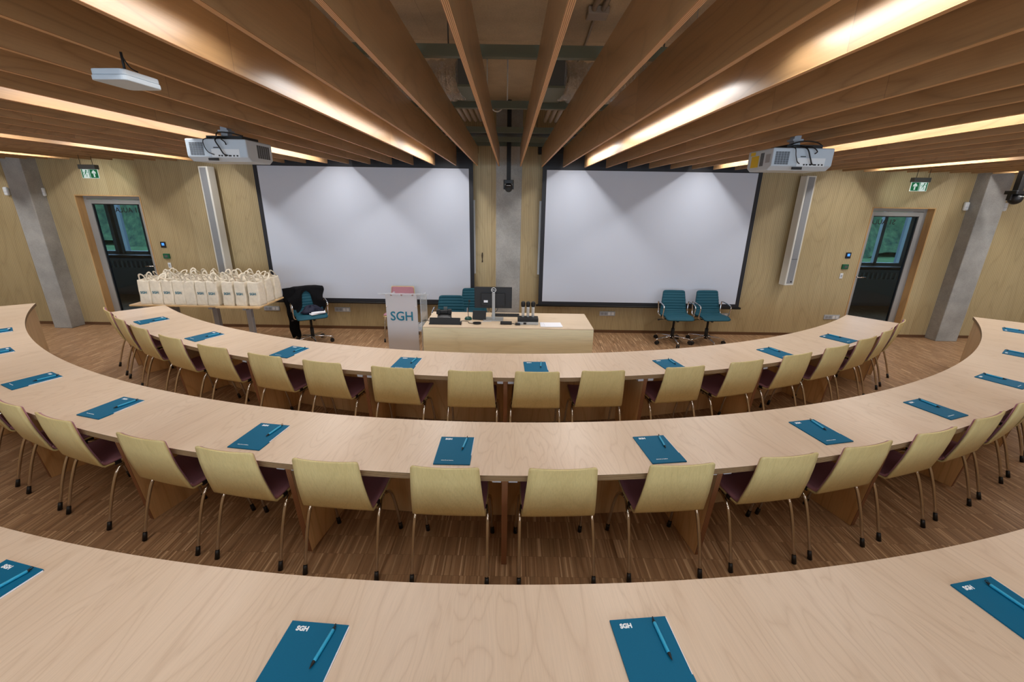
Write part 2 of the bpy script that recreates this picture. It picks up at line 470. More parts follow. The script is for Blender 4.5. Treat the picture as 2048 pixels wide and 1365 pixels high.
def acrylic(name, col, alpha):
    t = NT(name); t.b.inputs['Base Color'].default_value = col; t.b.inputs['Roughness'].default_value = .25
    t.b.inputs['Alpha'].default_value = alpha; return t.m
M['frost'] = acrylic('frosted_acrylic', srgb(206,204,206), .78)
M['clear'] = acrylic('clear_acrylic', srgb(225,232,238), .35)

# ------------------------------------------------------------------ room shell
WY = 7.24; ZC = 3.50; XL, XR, YB = -9.6, 9.6, -4.0
b = MB(); b.box((XL, YB, -.05), (XR, WY, 0)); b.box((-13, WY, -.05), (13, 9.8, 0)); struct(obj('floor', b, M['floor']))
b = MB(); b.box((XL, YB, ZC), (XR, WY, ZC+.1)); b.box((-13, WY, ZC), (13, 9.85, ZC+.1)); struct(obj('ceiling', b, M['ceiling']))
DL = (-7.03, -6.0, 2.155); DR = (5.75, 6.74, 2.155)         # door openings x0, x1, height
b = MB(); T = .16
for x0, x1 in ((XL, DL[0]), (DL[1], -.29), (.115, DR[0]), (DR[1], XR)): b.box((x0, WY, 0), (x1, WY+T, ZC))
for x0, x1, h in (DL, DR): b.box((x0, WY, h), (x1, WY+T, ZC))
struct(obj('wall_front', b, M['wall']))
b = MB()
for x0, x1 in ((XL, DL[0]), (DL[1], -.29), (.115, DR[0]), (DR[1], XR)): b.box((x0, WY-.006, 0), (x1, WY, .05))
struct(obj('baseboard_front', b, M['skirt']))
b = MB(); b.box((-.29, WY-.004, 0), (.115, WY+T, ZC)); struct(obj('trim_1', b, M['concrete']), 'flush concrete pillar between the two projection screens')
b = MB(); b.box((XL-.1, YB, 0), (XL, WY+.16, ZC)); struct(obj('wall_left', b, M['wall']))
b = MB(); b.box((XR, YB, 0), (XR+.1, WY+.16, ZC)); struct(obj('wall_right', b, M['wall']))
b = MB(); b.box((XL, YB-.1, 0), (XR, YB, .8)); b.box((XL, YB-.1, 2.7), (XR, YB, ZC))
for i in range(7): b.box((XL if i == 0 else -9.2+3*i-.2+.2, YB-.1, .8), (-8.8+3*i if i < 6 else XR, YB, 2.7))
struct(obj('wall_back', b, M['plaster']))
for i in range(6):
    b = MB(); x0, x1 = -8.8+3*i, -6.2+3*i
    for a, c_ in (((x0, 0, .8), (x0+.06, 0, 2.7)), ((x1-.06, 0, .8), (x1, 0, 2.7)), ((x0, 0, .8), (x1, 0, .86)), ((x0, 0, 2.64), (x1, 0, 2.7)), (((x0+x1)/2-.03, 0, .8), ((x0+x1)/2+.03, 0, 2.7))):
        b.box((a[0], YB-.09, a[2]), (c_[0], YB-.02, c_[2]))
    struct(obj('window_%d' % (i+1), b, M['alu']))
# columns
for i, (x0, x1, y0) in enumerate(((-7.79, -7.49, 7.0), (7.235, 7.60, 7.03))):
    b = MB(); b.box((x0, y0, 0), (x1, WY+.02, ZC)); struct(obj('trim_%d' % (i+2), b, M['concrete'], bevel=.01), ('left' if i == 0 else 'right')+' raw concrete column standing proud of the wood wall')

# doors with their reveals, frames, leaves and mirrored lettering
for i, (x0, x1, h) in enumerate((DL, DR)):
    side = -1 if i == 0 else 1
    d = bpy.data.objects.new('door_%d' % (i+1), None); sc.collection.objects.link(d); d.location = (0, WY, 0)
    struct(d, 'glazed grey door in the front wall, ' + ('left' if i == 0 else 'right'))
    b = MB(); dp = .18
    b.box((x0-.012, -.004, 0), (x0+.004, dp, h)); b.box((x1-.004, -.004, 0), (x1+.012, dp, h)); b.box((x0-.012, -.004, h-.004), (x1+.012, dp, h+.012))
    obj('door_reveal', b, M['door_reveal'], d)
    b = MB(); fw = .05
    frame(b, x0+.004, x1-.004, dp-.06, dp+.02, 0, h-.004, fw, 0)
    obj('door_frame', b, M['alu'], d, bevel=.003)
    b = MB(); a, c_, hh = x0+.06, x1-.06, h-.06; lw = .065
    frame(b, a, c_, dp-.075, dp-.02, .01, hh, lw, .11)
    lf = obj('door_leaf', b, M['alu'], d, bevel=.003)
    b = MB(); g_ = .008
    frame(b, a+lw, c_-lw, dp-.06, dp-.03, .12, hh-lw, g_*1.6, g_)
    obj('glazing_gasket', b, M['black'], d)
    b = MB(); b.box((a+lw, dp-.05, .12), (c_-lw, dp-.042, hh-lw)); obj('door_glass', b, M['glass'], d)
    me = text_mesh('door_lettering', 'S1 AULA', .112, M['black'], .0005, .001, mirror=True)
    lt = obj('door_lettering', me, M['black'], d); lt.rotation_euler = (R(90), 0, 0)
    lt.location = ((x1-.135, dp-.053, h-.255) if i == 0 else (x0+.52, dp-.053, h-.255))
    hx = (c_-.04) if i == 0 else (a+.03)
    b = MB(); b.cyl((hx, dp-.075, 1.03), (hx, dp-.13, 1.03), .009); b.cyl((hx, dp-.13, 1.03), (hx+(-.12 if i == 0 else .13), dp-.13, 1.03), .009)
    obj('door_handle', b, M['chrome_bright'], d)

# corridor seen through the door glass
b = MB()
b.box((-13, 9.7, 0), (13, 9.8, .92)); b.box((-13, 9.7, 2.5), (13, 9.8, ZC)); b.box((-13, WY, 0), (XL-.1, WY+.1, ZC)); b.box((XR+.1, WY, 0), (13, WY+.1, ZC)); b.box((-13.1, WY, 0), (-13, 9.8, ZC)); b.box((13, WY, 0), (13.1, 9.8, ZC))
for x0, x1 in ((-13, -12.6), (-8.75, -8.6), (-5.2, 5.15), (8.55, 8.7), (12.5, 13)): b.box((x0, 9.7, .92), (x1, 9.8, 2.5))
M['corr'] = plain('slate_grey_corridor_wall', srgb(140,146,152), .7)
struct(obj('wall_corridor', b, M['corr']))
b = MB(); b.box((-5.2, 7.4, 0), (-5.1, 9.7, ZC)); b.box((5.0, 7.4, 0), (5.1, 9.7, ZC)); struct(obj('wall_corridor_return', b, M['corr']))
for i, (x0, x1) in enumerate(((-8.6, -5.2), (5.15, 8.55), (-12.6, -8.75), (8.7, 12.5))):
    b = MB(); n = max(2, int(round((x1-x0)/.55)))
    for k in range(n+1):
        x = x0+(x1-x0)*k/n; b.box((x-.035, 9.62, .92), (x+.035, 9.7, 2.5))
    b.box((x0, 9.62, .92), (x1, 9.7, .99)); b.box((x0, 9.62, 2.43), (x1, 9.7, 2.5))
    struct(obj('window_%d' % (i+7), b, M['alu']))
b = MB(); b.box((-12.9, 9.35, .90), (-5.2, 9.7, .93)); b.box((5.15, 9.35, .90), (12.9, 9.7, .93)); struct(obj('trim_4', b, M['skirt']), 'corridor window sill')
for i, x0 in enumerate((-9.9, 7.0)):
    rd = thing('radiator', 'dark slotted convector under the corridor window behind the %s door' % ('left', 'right')[i], 'radiator', (x0, 9.42, 0))
    b = MB(); b.box((0, 0, .60), (2.6, .2, .66)); b.box((0, 0, .80), (2.6, .2, .86)); b.box((0, .12, .66), (2.6, .2, .80)); b.box((0, .1, .1), (2.6, .2, .6)); obj('radiator_body', b, M['grey_steel'], rd)
    b = MB()
    for k in range(26): b.box((.04+k*.1, 0, .66), (.08+k*.1, .02, .80))
    obj('radiator_slats', b, M['socket'], rd)
    for fx in (.1, 2.4):
        b = MB(); b.box((fx, .02, 0), (fx+.06, .1, .6)); obj('radiator_foot', b, M['grey_steel'], rd)
t = NT('mown_grass'); tc = t.n('ShaderNodeTexCoord'); nz = t.n('ShaderNodeTexNoise', i_Scale=2.0, i_Detail=6.0); t.l(tc.outputs['Object'], nz.inputs['Vector'])
t.l(t.ramp(nz.outputs[0], [(.3, srgb(60,92,48)), (.7, srgb(108,140,84))]), t.b.inputs['Base Color']); t.b.inputs['Roughness'].default_value = .9
b = MB(); b.box((-40, 9.9, -.3), (40, 50, -.2)); struct(obj('trim_5', b, t.m), 'lawn outside the corridor windows')
t2 = NT('hedge_leaves'); tc = t2.n('ShaderNodeTexCoord'); nz = t2.n('ShaderNodeTexNoise', i_Scale=3.0, i_Detail=8.0, i_Roughness=.7); t2.l(tc.outputs['Object'], nz.inputs['Vector'])
t2.l(t2.ramp(nz.outputs[0], [(.35, srgb(34,58,40)), (.65, srgb(92,122,76))]), t2.b.inputs['Base Color']); t2.b.inputs['Roughness'].default_value = .9
for sgn, nm in ((-1, 'left'), (1, 'right')):
    b = MB(); b.grid(lambda u, v: (sgn*19+(u-.5)*18, 21+1.2*math.sin(v*PI*.5)+.3*math.sin(u*31), -.25+3.0*v+.3*math.sin(u*17+v*5)), 40, 12)
    b.box((sgn*19-9, 22.5, -.25), (sgn*19+9, 24.5, 3.6))
    tag(obj('hedge', b, t2.m), 'dark green hedge on the lawn seen through the %s door' % nm, 'hedge')

# ------------------------------------------------------------------ curved conference tables
class Row:
    pass
def isect(c, r, o, ang):
    """distance from o along direction ang (measured from -y towards +x) to the circle (c, r)"""
    d = Vector((math.sin(ang), -math.cos(ang))); oc = Vector(o) - Vector(c)
    bb = oc.dot(d); cc = oc.length_squared - r*r
    return -bb + math.sqrt(bb*bb - cc)
ROWS = {
    'front': dict(o=(-.104, 11.0), ci=(-.104, 11.16), ri=7.14, co=(-.104, 10.96), ro=7.55, a0=-41.9, a1=42.6, p0=.4, dp=9.6, legs=range(-4, 5)),
    'middle': dict(o=(-.104, 10.75), ci=(-.104, 10.86), ri=8.23, co=(-.104, 10.64), ro=8.61, a0=-52.4, a1=52.9, p0=.5, dp=8.45, legs=range(-6, 7)),
    'near': dict(o=(-.104, 10.45), ci=(-.104, 10.54), ri=9.22, co=(-.104, 10.34), ro=9.61, a0=-46.3, a1=45.3, p0=-.6, dp=10.2, legs=range(-4, 5)),
}
TT = {'front': 'curved birch table of the front row, facing the screens', 'middle': 'curved birch table of the middle row, the widest in view',
      'near': 'curved birch table top filling the bottom of the picture, no chairs visible'}
for rn, q in ROWS.items():
    q['f_in'] = lambda a, q=q: isect(q['ci'], q['ri'], q['o'], a)
    q['f_out'] = lambda a, q=q: isect(q['co'], q['ro'], q['o'], a)
    ox, oy = q['o']
    root = thing('curved_table', TT[rn], 'table', (ox, oy, 0))
    cuts = [q['a0']] + [q['p0'] + k*q['dp'] for k in q['legs'] if q['a0']+2 < q['p0'] + k*q['dp'] < q['a1']-2] + [q['a1']]
    for k in range(len(cuts)-1):
        A0, A1 = R(cuts[k])+.00001, R(cuts[k+1])-.00001; am = (A0+A1)/2; N = 14
        # local frame of the segment: x tangential, y radial, rotated by am
        Mi = Matrix.Rotation(-am, 3, 'Z')
        def loc(a, r): return Mi @ Vector((math.sin(a)*r, -math.cos(a)*r, 0))
        for nm, z0, z1, mat in (('tabletop', .739, .740, 'table'), ('tabletop_core', .703, .739, 'ply')):
            b = MB(); pin = []; pout = []
            for i in range(N+1):
                a = A0+(A1-A0)*i/N
                pin.append(loc(a, q['f_in'](a))); pout.append(loc(a, q['f_out'](a)))
            vs = [(p.x, p.y, z0) for p in pin]+[(p.x, p.y, z0) for p in pout]+[(p.x, p.y, z1) for p in pin]+[(p.x, p.y, z1) for p in pout]
            n1 = N+1; fs = []
            for i in range(N):
                fs += [(i, i+1, n1+i+1, n1+i), (2*n1+i, 3*n1+i, 3*n1+i+1, 2*n1+i+1), (i, 2*n1+i, 2*n1+i+1, i+1), (n1+i, n1+i+1, 3*n1+i+1, 3*n1+i)]
            fs += [(0, n1, 3*n1, 2*n1), (N, 2*n1+N, 3*n1+N, n1+N)]
            b.add(vs, fs)
            if nm == 'tabletop': top = obj(nm, b, M[mat], root, rz=am)
            else:
                e = obj('plywood_edge', b, M[mat], top); e['label'] = 'layered plywood edge'
        # modesty panel under the inner edge
        b = MB(); vs = []; N = 14
        for i in range(N+1):
            a = A0+(A1-A0)*i/N
            for r_, z in ((q['f_in'](a)+.022, .004), (q['f_in'](a)+.042, .004), (q['f_in'](a)+.042, .703), (q['f_in'](a)+.022, .703)):
                p = loc(a, r_); vs.append((p.x, p.y, z))
        fs = [(0,1,2,3), (4*N,4*N+3,4*N+2,4*N+1)]
        for i in range(N):
            for j in range(4): fs.append((4*i+j, 4*(i+1)+j, 4*(i+1)+(j+1)%4, 4*i+(j+1)%4))
        b.add(vs, fs); obj('modesty_panel', b, M['modesty'], root, rz=am)
    if rn != 'near':
        lg = [q['p0'] + k*q['dp'] for k in q['legs'] if q['a0']+2 < q['p0'] + k*q['dp'] < q['a1']-2] + [q['a0']+.6, q['a1']-.6]
        for a_ in lg:
            a = R(a_); ri = q['f_in'](a)+.042; ro = q['f_out'](a)
            poly = [(-ri, 0.001), (-(ro-.115), 0.001), (-(ro-.045), .703), (-ri, .703)]
            b = MB(); b.prism(poly, -.017, .017, 'yz'); lp = obj('leg_panel', b, M['panel'], root, rz=a)
            b = MB(); pe = [(-(ro-.1155), 0.001), (-(ro-.113), 0.001), (-(ro-.043), .703), (-(ro-.0455), .703)]
            b.prism(pe, -.0171, .0171, 'yz'); ed = obj('panel_edge', b, M['plyv'], lp); ed['label'] = 'reddish plywood edge'
            if abs(a_-q['a0']) > 1 and abs(a_-q['a1']) > 1:
                for s in (-1, 1):
                    b = MB(); b.box((s*.022 if s > 0 else -.072, -(ro-.045), .662), (.072 if s > 0 else -.022, -(ro-.09), .702))
                    bk = obj('bracket', b, M['bracket'], root, rz=a); bk['label'] = 'pale metal bracket under the table top'

# ------------------------------------------------------------------ conference chairs
def chair_shell(width_add=0.0, y_off=0.0, s0=0, s1=1, thick=.011):
    prof = [(-.114,.822),(-.107,.77),(-.095,.70),(-.074,.61),(-.052,.535),(-.034,.48),(-.026,.453),(-.014,.440),(.03,.434),(.14,.432),(.24,.437),(.34,.446),(.395,.447),(.42,.438)]
    n = len(prof); nu = 12
    L = [0]
    for i in range(1, n): L.append(L[-1]+math.hypot(prof[i][0]-prof[i-1][0], prof[i][1]-prof[i-1][1]))
    def at(s):
        d = s*L[-1]
        for i in range(1, n):
            if d <= L[i] or i == n-1:
                k = (d-L[i-1])/(L[i]-L[i-1]); return tuple(prof[i-1][j]*(1-k)+prof[i][j]*k for j in (0,1)), s
    def wid(s):
        if s < .44: w_ = .186+(.211-.186)*(s/.44)
        else: w_ = .211-.012*max(0,(s-.7)/.3)
        return w_ + width_add
    def fn(u, v):
        s = s0+(s1-s0)*v
        (y, z), _ = at(s)
        x = (u*2-1)
        hw = wid(s)
        # rounded corners
        e = min(v, 1-v)*(s1-s0)*L[-1]; rc = .016
        if (s0 == 0 or s < .3) and s1 > .4 and (s < .4 or s1 == 1) and e < rc: hw -= rc - math.sqrt(max(0, rc*rc-(rc-e)**2))
        curve = .018*(1-v_clip(s/.44)) + .003
        yy = y + curve*(x*x) + y_off*(1 if s < .5 else .3)
        zz = z + .008*x*x*v_clip((s-.44)/.2) + y_off*(0.15 if s < .44 else 1)
        return (x*hw, yy, zz)
    g = [0, .003, .007, .012, .018] + [.03+i*.94/44 for i in range(45)] + [.982, .988, .993, .997, 1]
    b = MB(); nv = len(g)-1; b.grid(lambda u, v: fn(u, g[int(round(v*nv))]), nu, nv); return b
def v_clip(x): return max(0, min(1, x))
def make_chair():
    t_ = thing('conference_chair', 'chair', 'chair')
    sh = obj('shell', chair_shell(), M['chairback'], t_, solid=.011); sh['label'] = 'pale bent plywood shell'
    pd = obj('backrest_pad', chair_shell(-.010, .0105, .012, .42), M['purple'], t_, solid=.012); pd['label'] = 'plum fabric pad on the front of the backrest'
    pd = obj('seat_pad', chair_shell(-.006, .012, .44, .985), M['purple'], t_, solid=.014); pd['label'] = 'plum fabric seat pad'
    for s in (-1, 1):
        b = MB(); b.tube([(s*.196,.16,.412),(s*.214,.08,.405),(s*.219,.03,.36),(s*.222,-.03,.22),(s*.224,-.085,.05)], .0105, 10)
        lg = obj('leg', b, M['chrome'], t_)
        b = MB(); b.cyl((s*.224,-.083,.055), (s*.224,-.098,0.001), .0125, .0145, 12); obj('rubber_foot', b, M['blackplastic'], lg)
        b = MB(); b.tube([(s*.196,.17,.412),(s*.214,.22,.40),(s*.219,.26,.34),(s*.222,.305,.20),(s*.224,.335,.05)], .0105, 10)
        lg = obj('leg', b, M['chrome'], t_)
        b = MB(); b.cyl((s*.224,.334,.055), (s*.224,.345,0.001), .0125, .0145, 12); obj('rubber_foot', b, M['blackplastic'], lg)
        b = MB(); b.box((s*.188-.014, .12, .395), (s*.188+.014, .21, .43)); b.box((s*.206-.007, .045, .418), (s*.206+.007, .085, .446)); obj('bracket', b, M['blackplastic'], t_, bevel=.004)
    return t_
chair0 = make_chair(); first = [True]
def place_chair(c, r, ang, label, group, turn=0):
    a = R(ang); loc = (c[0]+math.sin(a)*r, c[1]-math.cos(a)*r, 0); rz = a + R(turn)
    if first[0]:
        first[0] = False; chair0.location = loc; chair0.rotation_euler = (0,0,rz); chair0['label'] = label; chair0['group'] = group; return chair0
    return dup(chair0, loc, rz, label, group)
def ordinal_labels(angs, what, row, split=0.5):
    L = sorted([a for a in angs if a < split], reverse=True); Rr = sorted([a for a in angs if a >= split]); out = {}
    for i, a in enumerate(L): out[a] = '%s %s, %s to the left of its centre leg panel' % (what, row, ORD[i+1])
    for i, a in enumerate(Rr): out[a] = '%s %s, %s to the right of its centre leg panel' % (what, row, ORD[i+1])
    return out
A2 = [-31.3, -27.1, -22.87, -19.19, -14.03, -10.12, -6.06, -1.64, 2.59, 7.03, 11.43, 15.23, 19.30, 23.42, 27.55, 31.7, 35.8]
T2 = {7.03: -1.6, 11.43: -1.8, 19.3: -1.5, 23.42: -1.5, -6.06: 1.0, -14.03: -.8}
lab = ordinal_labels(A2, 'pale wood chair at', 'the middle table')
for a in A2: place_chair((-.104, 10.64), 8.562, a, lab[a], 'chairs along the middle curved table', T2.get(a, 0))
A1 = [-40.6, -36.0, -31.4, -26.39, -21.38, -16.42, -11.88, -6.92, -1.85, 2.45, 6.74, 12.45, 17.35, 22.2, 26.91, 31.64, 36.2, 40.8]
T1 = {-31.4: 2, -26.39: 1.5, -21.38: 3, -1.85: 1, 2.45: -1.5, 6.74: -2.5, 12.45: -1.5, 22.2: -1.5, 26.91: -3, 31.64: -3}
lab = ordinal_labels(A1, 'pale wood chair at', 'the front table')
for a in A1: place_chair((-.104, 10.96), 7.508, a, lab[a], 'chairs along the front curved table', T1.get(a, 0))
# the same chair turned to the room behind the lectern
c_ = dup(chair0, (-1.80, 6.86, 0), R(180), 'pale wood chair with plum padded back standing behind the lectern', 'chair behind the lectern')

# ------------------------------------------------------------------ notebooks and pens
SGH_w = text_mesh('cover_lettering', 'SGH', .0235, M['white_print'], .0002, .0012, xs=.95)
LINE_w = text_mesh('cover_line', 'Szko\u0142a G\u0142\u00f3wna Handlowa', .0076, M['white_print'], .0002, .0003, xs=.9)
def make_notebook():
    t_ = thing('notebook', 'nb', 'notebook')
    b = MB(); b.box((.004, -.290, .0006), (.211, -.004, .0052)); pg = obj('pages', b, M['paper'], t_); pg['label'] = 'white pages'
    b = MB(); b.box((0, -.297, .0052), (.208, 0, .0062)); b.box((0, -.297, .0), (.208, 0, .0006)); b.box((0, -.297, 0), (.0012, 0, .0062)); b.box((.0, -.297, 0), (.208, -.2955, .0062))
    b.box((.2045, -.297, .0), (.2115, -.205, .0062))
    obj('cover', b, M['teal_paper'], t_)
    o = obj('cover_lettering', SGH_w, None, t_); o.location = (.030, -.034, .0064)
    o = obj('cover_line', LINE_w, None, t_); o.location = (.040, -.262, .0064)
    return t_
def make_pen():
    t_ = thing('ballpoint_pen', 'pen', 'pen')
    b = MB(); b.lathe([(.0054, -.062), (.0060, -.054), (.0060, .045), (.0054, .05)], (0,0,0), 14, 'y'); obj('barrel', b, M['pen'], t_)
    b = MB(); b.lathe([(.0008, -.086), (.0020, -.082), (.0054, -.064), (.0056, -.061)], (0,0,0), 14, 'y'); obj('tip', b, M['black'], t_)
    b = MB(); b.lathe([(.0055, .049), (.0055, .055), (.003, .056), (.003, .063), (.001, .064)], (0,0,0), 12, 'y')
    b.tube([(0,.053,.004),(0,.060,.0085),(.0,.066,.0075),(0,.067,.001),(0,.06,-.001)], .0012, 6); obj('clip', b, M['black'], t_)
    return t_
NB0 = make_notebook(); PEN0 = make_pen(); fnb = [True]
ZT = .7401
def place_nb(x, y, ang, label, plabel, penoff=(.158, -.085), penrot=-6):
    rz = R(ang)
    m = Matrix.Rotation(rz, 3, 'Z'); p = Vector((x, y, ZT)) + m @ Vector((penoff[0], penoff[1], .0124))
    if fnb[0]:
        fnb[0] = False; nb, pn = NB0, PEN0
        nb.location = (x, y, ZT); nb.rotation_euler = (0,0,rz); nb['label'] = label; nb['group'] = 'teal notebooks laid out on the tables'
        pn.location = p; pn.rotation_euler = (0,0,rz+R(penrot)); pn['label'] = plabel; pn['group'] = 'turquoise pens lying on the notebooks'
    else:
        nb = dup(NB0, (x, y, ZT), rz, label, 'teal notebooks laid out on the tables'); pn = dup(PEN0, p, rz+R(penrot), plabel, 'turquoise pens lying on the notebooks')
NBS = {
 'near': [(-2.075, 1.40, -13.0), (-.77, 1.15, -4.0), (.37, 1.17, 5.5), (1.78, 1.35, 11.5)],
 'middle': [(-4.92, 3.97, -33.0), (-3.90, 3.37, -26.0), (-2.90, 2.92, -15.5), (-1.67, 2.56, -8.0), (-.44, 2.42, -.3), (.79, 2.455, 7.5), (1.94, 2.69, 12.5), (3.04, 3.04, 20.5), (4.15, 3.59, 27.5), (5.12, 4.26, 37.0), (6.07, 5.13, 45.0), (-5.62, 4.62, -40.0)],
 'front': [(-4.35, 5.17, -33.5), (-3.33, 4.585, -28.0), (-2.23, 4.135, -17.0), (-1.06, 3.86, -6.0), (.11, 3.785, 2.0), (1.35, 3.88, 13.5), (2.55, 4.255, 23.5), (3.55, 4.76, 31.5)],
}
RNAME = {'near': 'the nearest curved table top', 'middle': 'the middle curved table', 'front': 'the front curved table'}
for rn, L in NBS.items():
    L = sorted(L)
    if rn == 'middle': L = L
    for i, (x, y, a) in enumerate(L):
        o_ = ORD[i+1]
        po = random.uniform(-.004, .004); pr = random.uniform(-9, -3)
        if rn == 'near': po, pr = [(0, -9), (0, -6), (0, 2), (-.01, 1)][i]
        place_nb(x, y, a, 'teal notebook with white lettering on %s, %s from the left' % (RNAME[rn], o_),
                 'turquoise pen on the %s notebook from the left on %s' % (o_, RNAME[rn]), (.158+po, -.075+po), pr)

# ------------------------------------------------------------------ ceiling baffles
FZ0, FZ1 = 2.671, 2.937; FY0, FY1 = -3.8, 7.0; DF = .3245; CX = -.024; FT = .021; YAW = .0092
def fin_x(k, y=1.3): return CX + DF*((k-.5) if k > 0 else (k+.5)) - YAW*(y-1.3)
LITE = {4: 'r', 10: 'r', 17: 'r', 23: 'r', 28: 'r', -4: 'l', -9: 'l', -15: 'l', -21: 'l', -27: 'l'}
b = MB(); L_ = FY1-FY0; b.box((-FT/2, 0, .0015), (FT/2, L_, FZ1-FZ0)); fin_me = b.mesh('baffle_board', M['fin'])
b = MB(); b.box((-FT/2, 0, 0), (FT/2, L_, .0015)); fine_me = b.mesh('plywood_edge', M['finedge'])
for k in [i for i in range(-29, 30) if i != 0]:
    side = 'left' if k < 0 else 'right'
    lab = '%s%s birch plywood ceiling baffle %s of the central camera pole' % ('lamp-lit ' if k in LITE else '', ORD[abs(k)], side)
    o = obj('ceiling_baffle', fin_me, None, None); o.location = (fin_x(k, FY0), FY0, FZ0); o.rotation_euler = (0, 0, YAW)
    tag(o, lab, 'ceiling baffle', 'plywood baffles hanging under the ceiling')
    e = obj('plywood_edge', fine_me, None, o)
# luminaires between the baffles: body, opal diffuser and the light they give
b = MB(); b.box((-.03, 0, 0.004), (.03, 1, .07)); lum_me = b.mesh('lamp_body', M['alu'])
b = MB(); b.box((-.026, .01, 0), (.026, .99, .004)); dif_me = b.mesh('lamp_diffuser', M['diffuser'])
LUM_P = 8.6
SEG = [(5.03, 6.74), (2.59, 4.71), (.02, 2.0), (-2.6, -.45)]
SEGN = ['nearest the screens', 'second from the screens', 'third from the screens', 'farthest from the screens']
gi = {4: 'between the third and fourth baffles right of centre', -4: 'between the third and fourth baffles left of centre'}
for k in sorted(LITE):
    kk = abs(k)
    where = 'between the %s and %s baffles %s of centre' % (ORD[kk-1], ORD[kk], 'right' if k > 0 else 'left')
    for i, (y0, y1) in enumerate(SEG):
        x = fin_x(k, y0) + (-.162 if k > 0 else .162) + .03
        tl = thing('linear_lamp', 'slim linear lamp %s, %s' % (where, SEGN[i]), 'ceiling lamp', (x, y0, 2.802), YAW, 'linear lamps between the baffles')
        o = obj('lamp_body', lum_me, None, tl); o.scale = (1, y1-y0, 1)
        o = obj('lamp_diffuser', dif_me, None, tl); o.scale = (1, y1-y0, 1)
        o.visible_diffuse = True
        hl = bpy.data.lights.new('lamp_light', 'AREA'); hl.shape = 'RECTANGLE'; hl.size = .05; hl.size_y = (y1-y0)*.97
        hl.energy = LUM_P*(y1-y0)*(1.3, .66, .5, .42)[i]; hl.color = (1.0, .965, .945); hl.spread = R(166)
        ho = bpy.data.objects.new('lamp_light', hl); sc.collection.objects.link(ho); ho.parent = tl; ho.location = (0, (y1-y0)/2, -.003)
        b2 = MB()
        for yy in (.15, (y1-y0)-.15): b2.cyl((0, yy, .07), (0, yy, ZC-2.802), .002, n=6)
        obj('suspension_wire', b2, M['alu'], tl)

# ------------------------------------------------------------------ services above the baffles
for i, y in enumerate((2.76, 4.16, 5.56, 6.39, 6.88)):
    c0 = thing('ceiling_channel', 'olive grey steel channel crossing above the baffles, %s from the camera side' % ORD[i+1], 'steel channel', (0, y, FZ1))
    b = MB(); b.box((XL+.2, -.02, .0), (XR-.2, .02, .004)); b.box((XL+.2, -.02, .0), (XR-.2, -.017, .06)); b.box((XL+.2, .017, .0), (XR-.2, .02, .06)); b.box((XL+.2,-.026,-.0),(XR-.2,-.02,.012))
    obj('channel_profile', b, M['channel'], c0)
    b = MB()
    for x in [v*1.2-9.0 for v in range(16)]:
        b.cyl((x+.27-.05, .03, .03), (x+.27-.05, .03, ZC-FZ1), .004, n=8); b.box((x+.20-.0, .022, ZC-FZ1-.012), (x+.24, .04, ZC-FZ1))
    obj('threaded_rod', b, M['darksteel'], c0)
for i, s in enumerate((-1, 1)):
    nm = 'left' if s < 0 else 'right'
    pl = thing('air_plenum', 'dark sheet metal air box above the %s of the two central baffles' % nm, 'air duct', (-.035+s*.325, 3.83, 0))
    b = MB(); b.box((-.065, -.24, 2.99), (.065, .24, 3.24)); obj('plenum_box', b, M['darksteel'], pl, bevel=.004)
    b = MB(); b.box((-.07, -.25, 2.975), (.07, .25, 2.99)); b.box((-.02,-.27,3.17),(.02,-.24,3.26)); obj('plenum_flange', b, M['channel'], pl)
    x0 = -.035+s*.39
    b = MB(); n = 120
    pts = [(x0 + s*1.8*u/40, 3.91 + .05*math.sin(u*.25), 3.10-.01*math.sin(u*.2)) for u in range(41)]
    rr = [.145+.008*math.sin(u*1.9)+random.uniform(-.006,.006) for u in range(81)]
    b.tube(pts, rr, 28, sub=4)
    tag(obj('flexible_duct', b, M['foil']), 'crumpled silver foil duct running %s from the central air box' % nm, 'air duct')
    b = MB()
    for j in range(4): b.cyl((-.03+s*(.37+.06*j), 4.32, 3.06), (-.03+s*(.37+.06*j), 5.5, 3.06), .022, n=12)
    b.box((-.03+s*.46-.12, 5.0, 3.082), (-.03+s*.46+.12, 5.03, 3.09)); b.cyl((-.03+s*.46-.1, 5.015, 3.085), (-.03+s*.46-.1, 5.015, ZC), .004, n=8); b.cyl((-.03+s*.46+.1, 5.015, 3.085), (-.03+s*.46+.1, 5.015, ZC), .004, n=8)
    tag(obj('pipe_bundle', b, M['conduit']), 'bundle of four grey pipes above the baffles %s of the camera pole' % nm, 'pipes')
b = MB()
for j, x in enumerate((.54, .605)): b.tube([(x+.06, 1.3, 3.475), (x+.02, 2.6, 3.475), (x-.0, 3.6, 3.475)], .019, 10, sub=3)
b.tube([(.57, 3.7, 3.48), (.60, 4.5, 3.485), (.61, 5.6, 3.485)], .010, 10, sub=3)
cd = tag(obj('ceiling_conduit', b, M['conduit']), 'pair of grey conduits with a junction box fixed to the ceiling boards', 'conduit')
b = MB(); b.box((.50, 3.6, 3.445), (.65, 3.73, 3.495)); obj('junction_box', b, M['conduit'], cd, bevel=.006)
b = MB(); b.tube([(.84, 1.3, 3.475), (.82, 3.13, 3.475), (.81, 3.35, 3.475)], .02, 10, sub=3)
tag(obj('ceiling_conduit', b, M['conduit']), 'single capped grey conduit right of the pair, on the ceiling boards', 'conduit')
b = MB()
for yy in (1.9, 3.1, 4.35): b.box((-4, yy, 3.498), (4, yy+.004, 3.5))
for xx in (-1.9, -.72, .22, 1.9): b.box((xx, -2, 3.497), (xx+.004, 7, 3.5))
obj('ceiling_joint', b, M['ceiling'], bpy.data.objects['ceiling'])
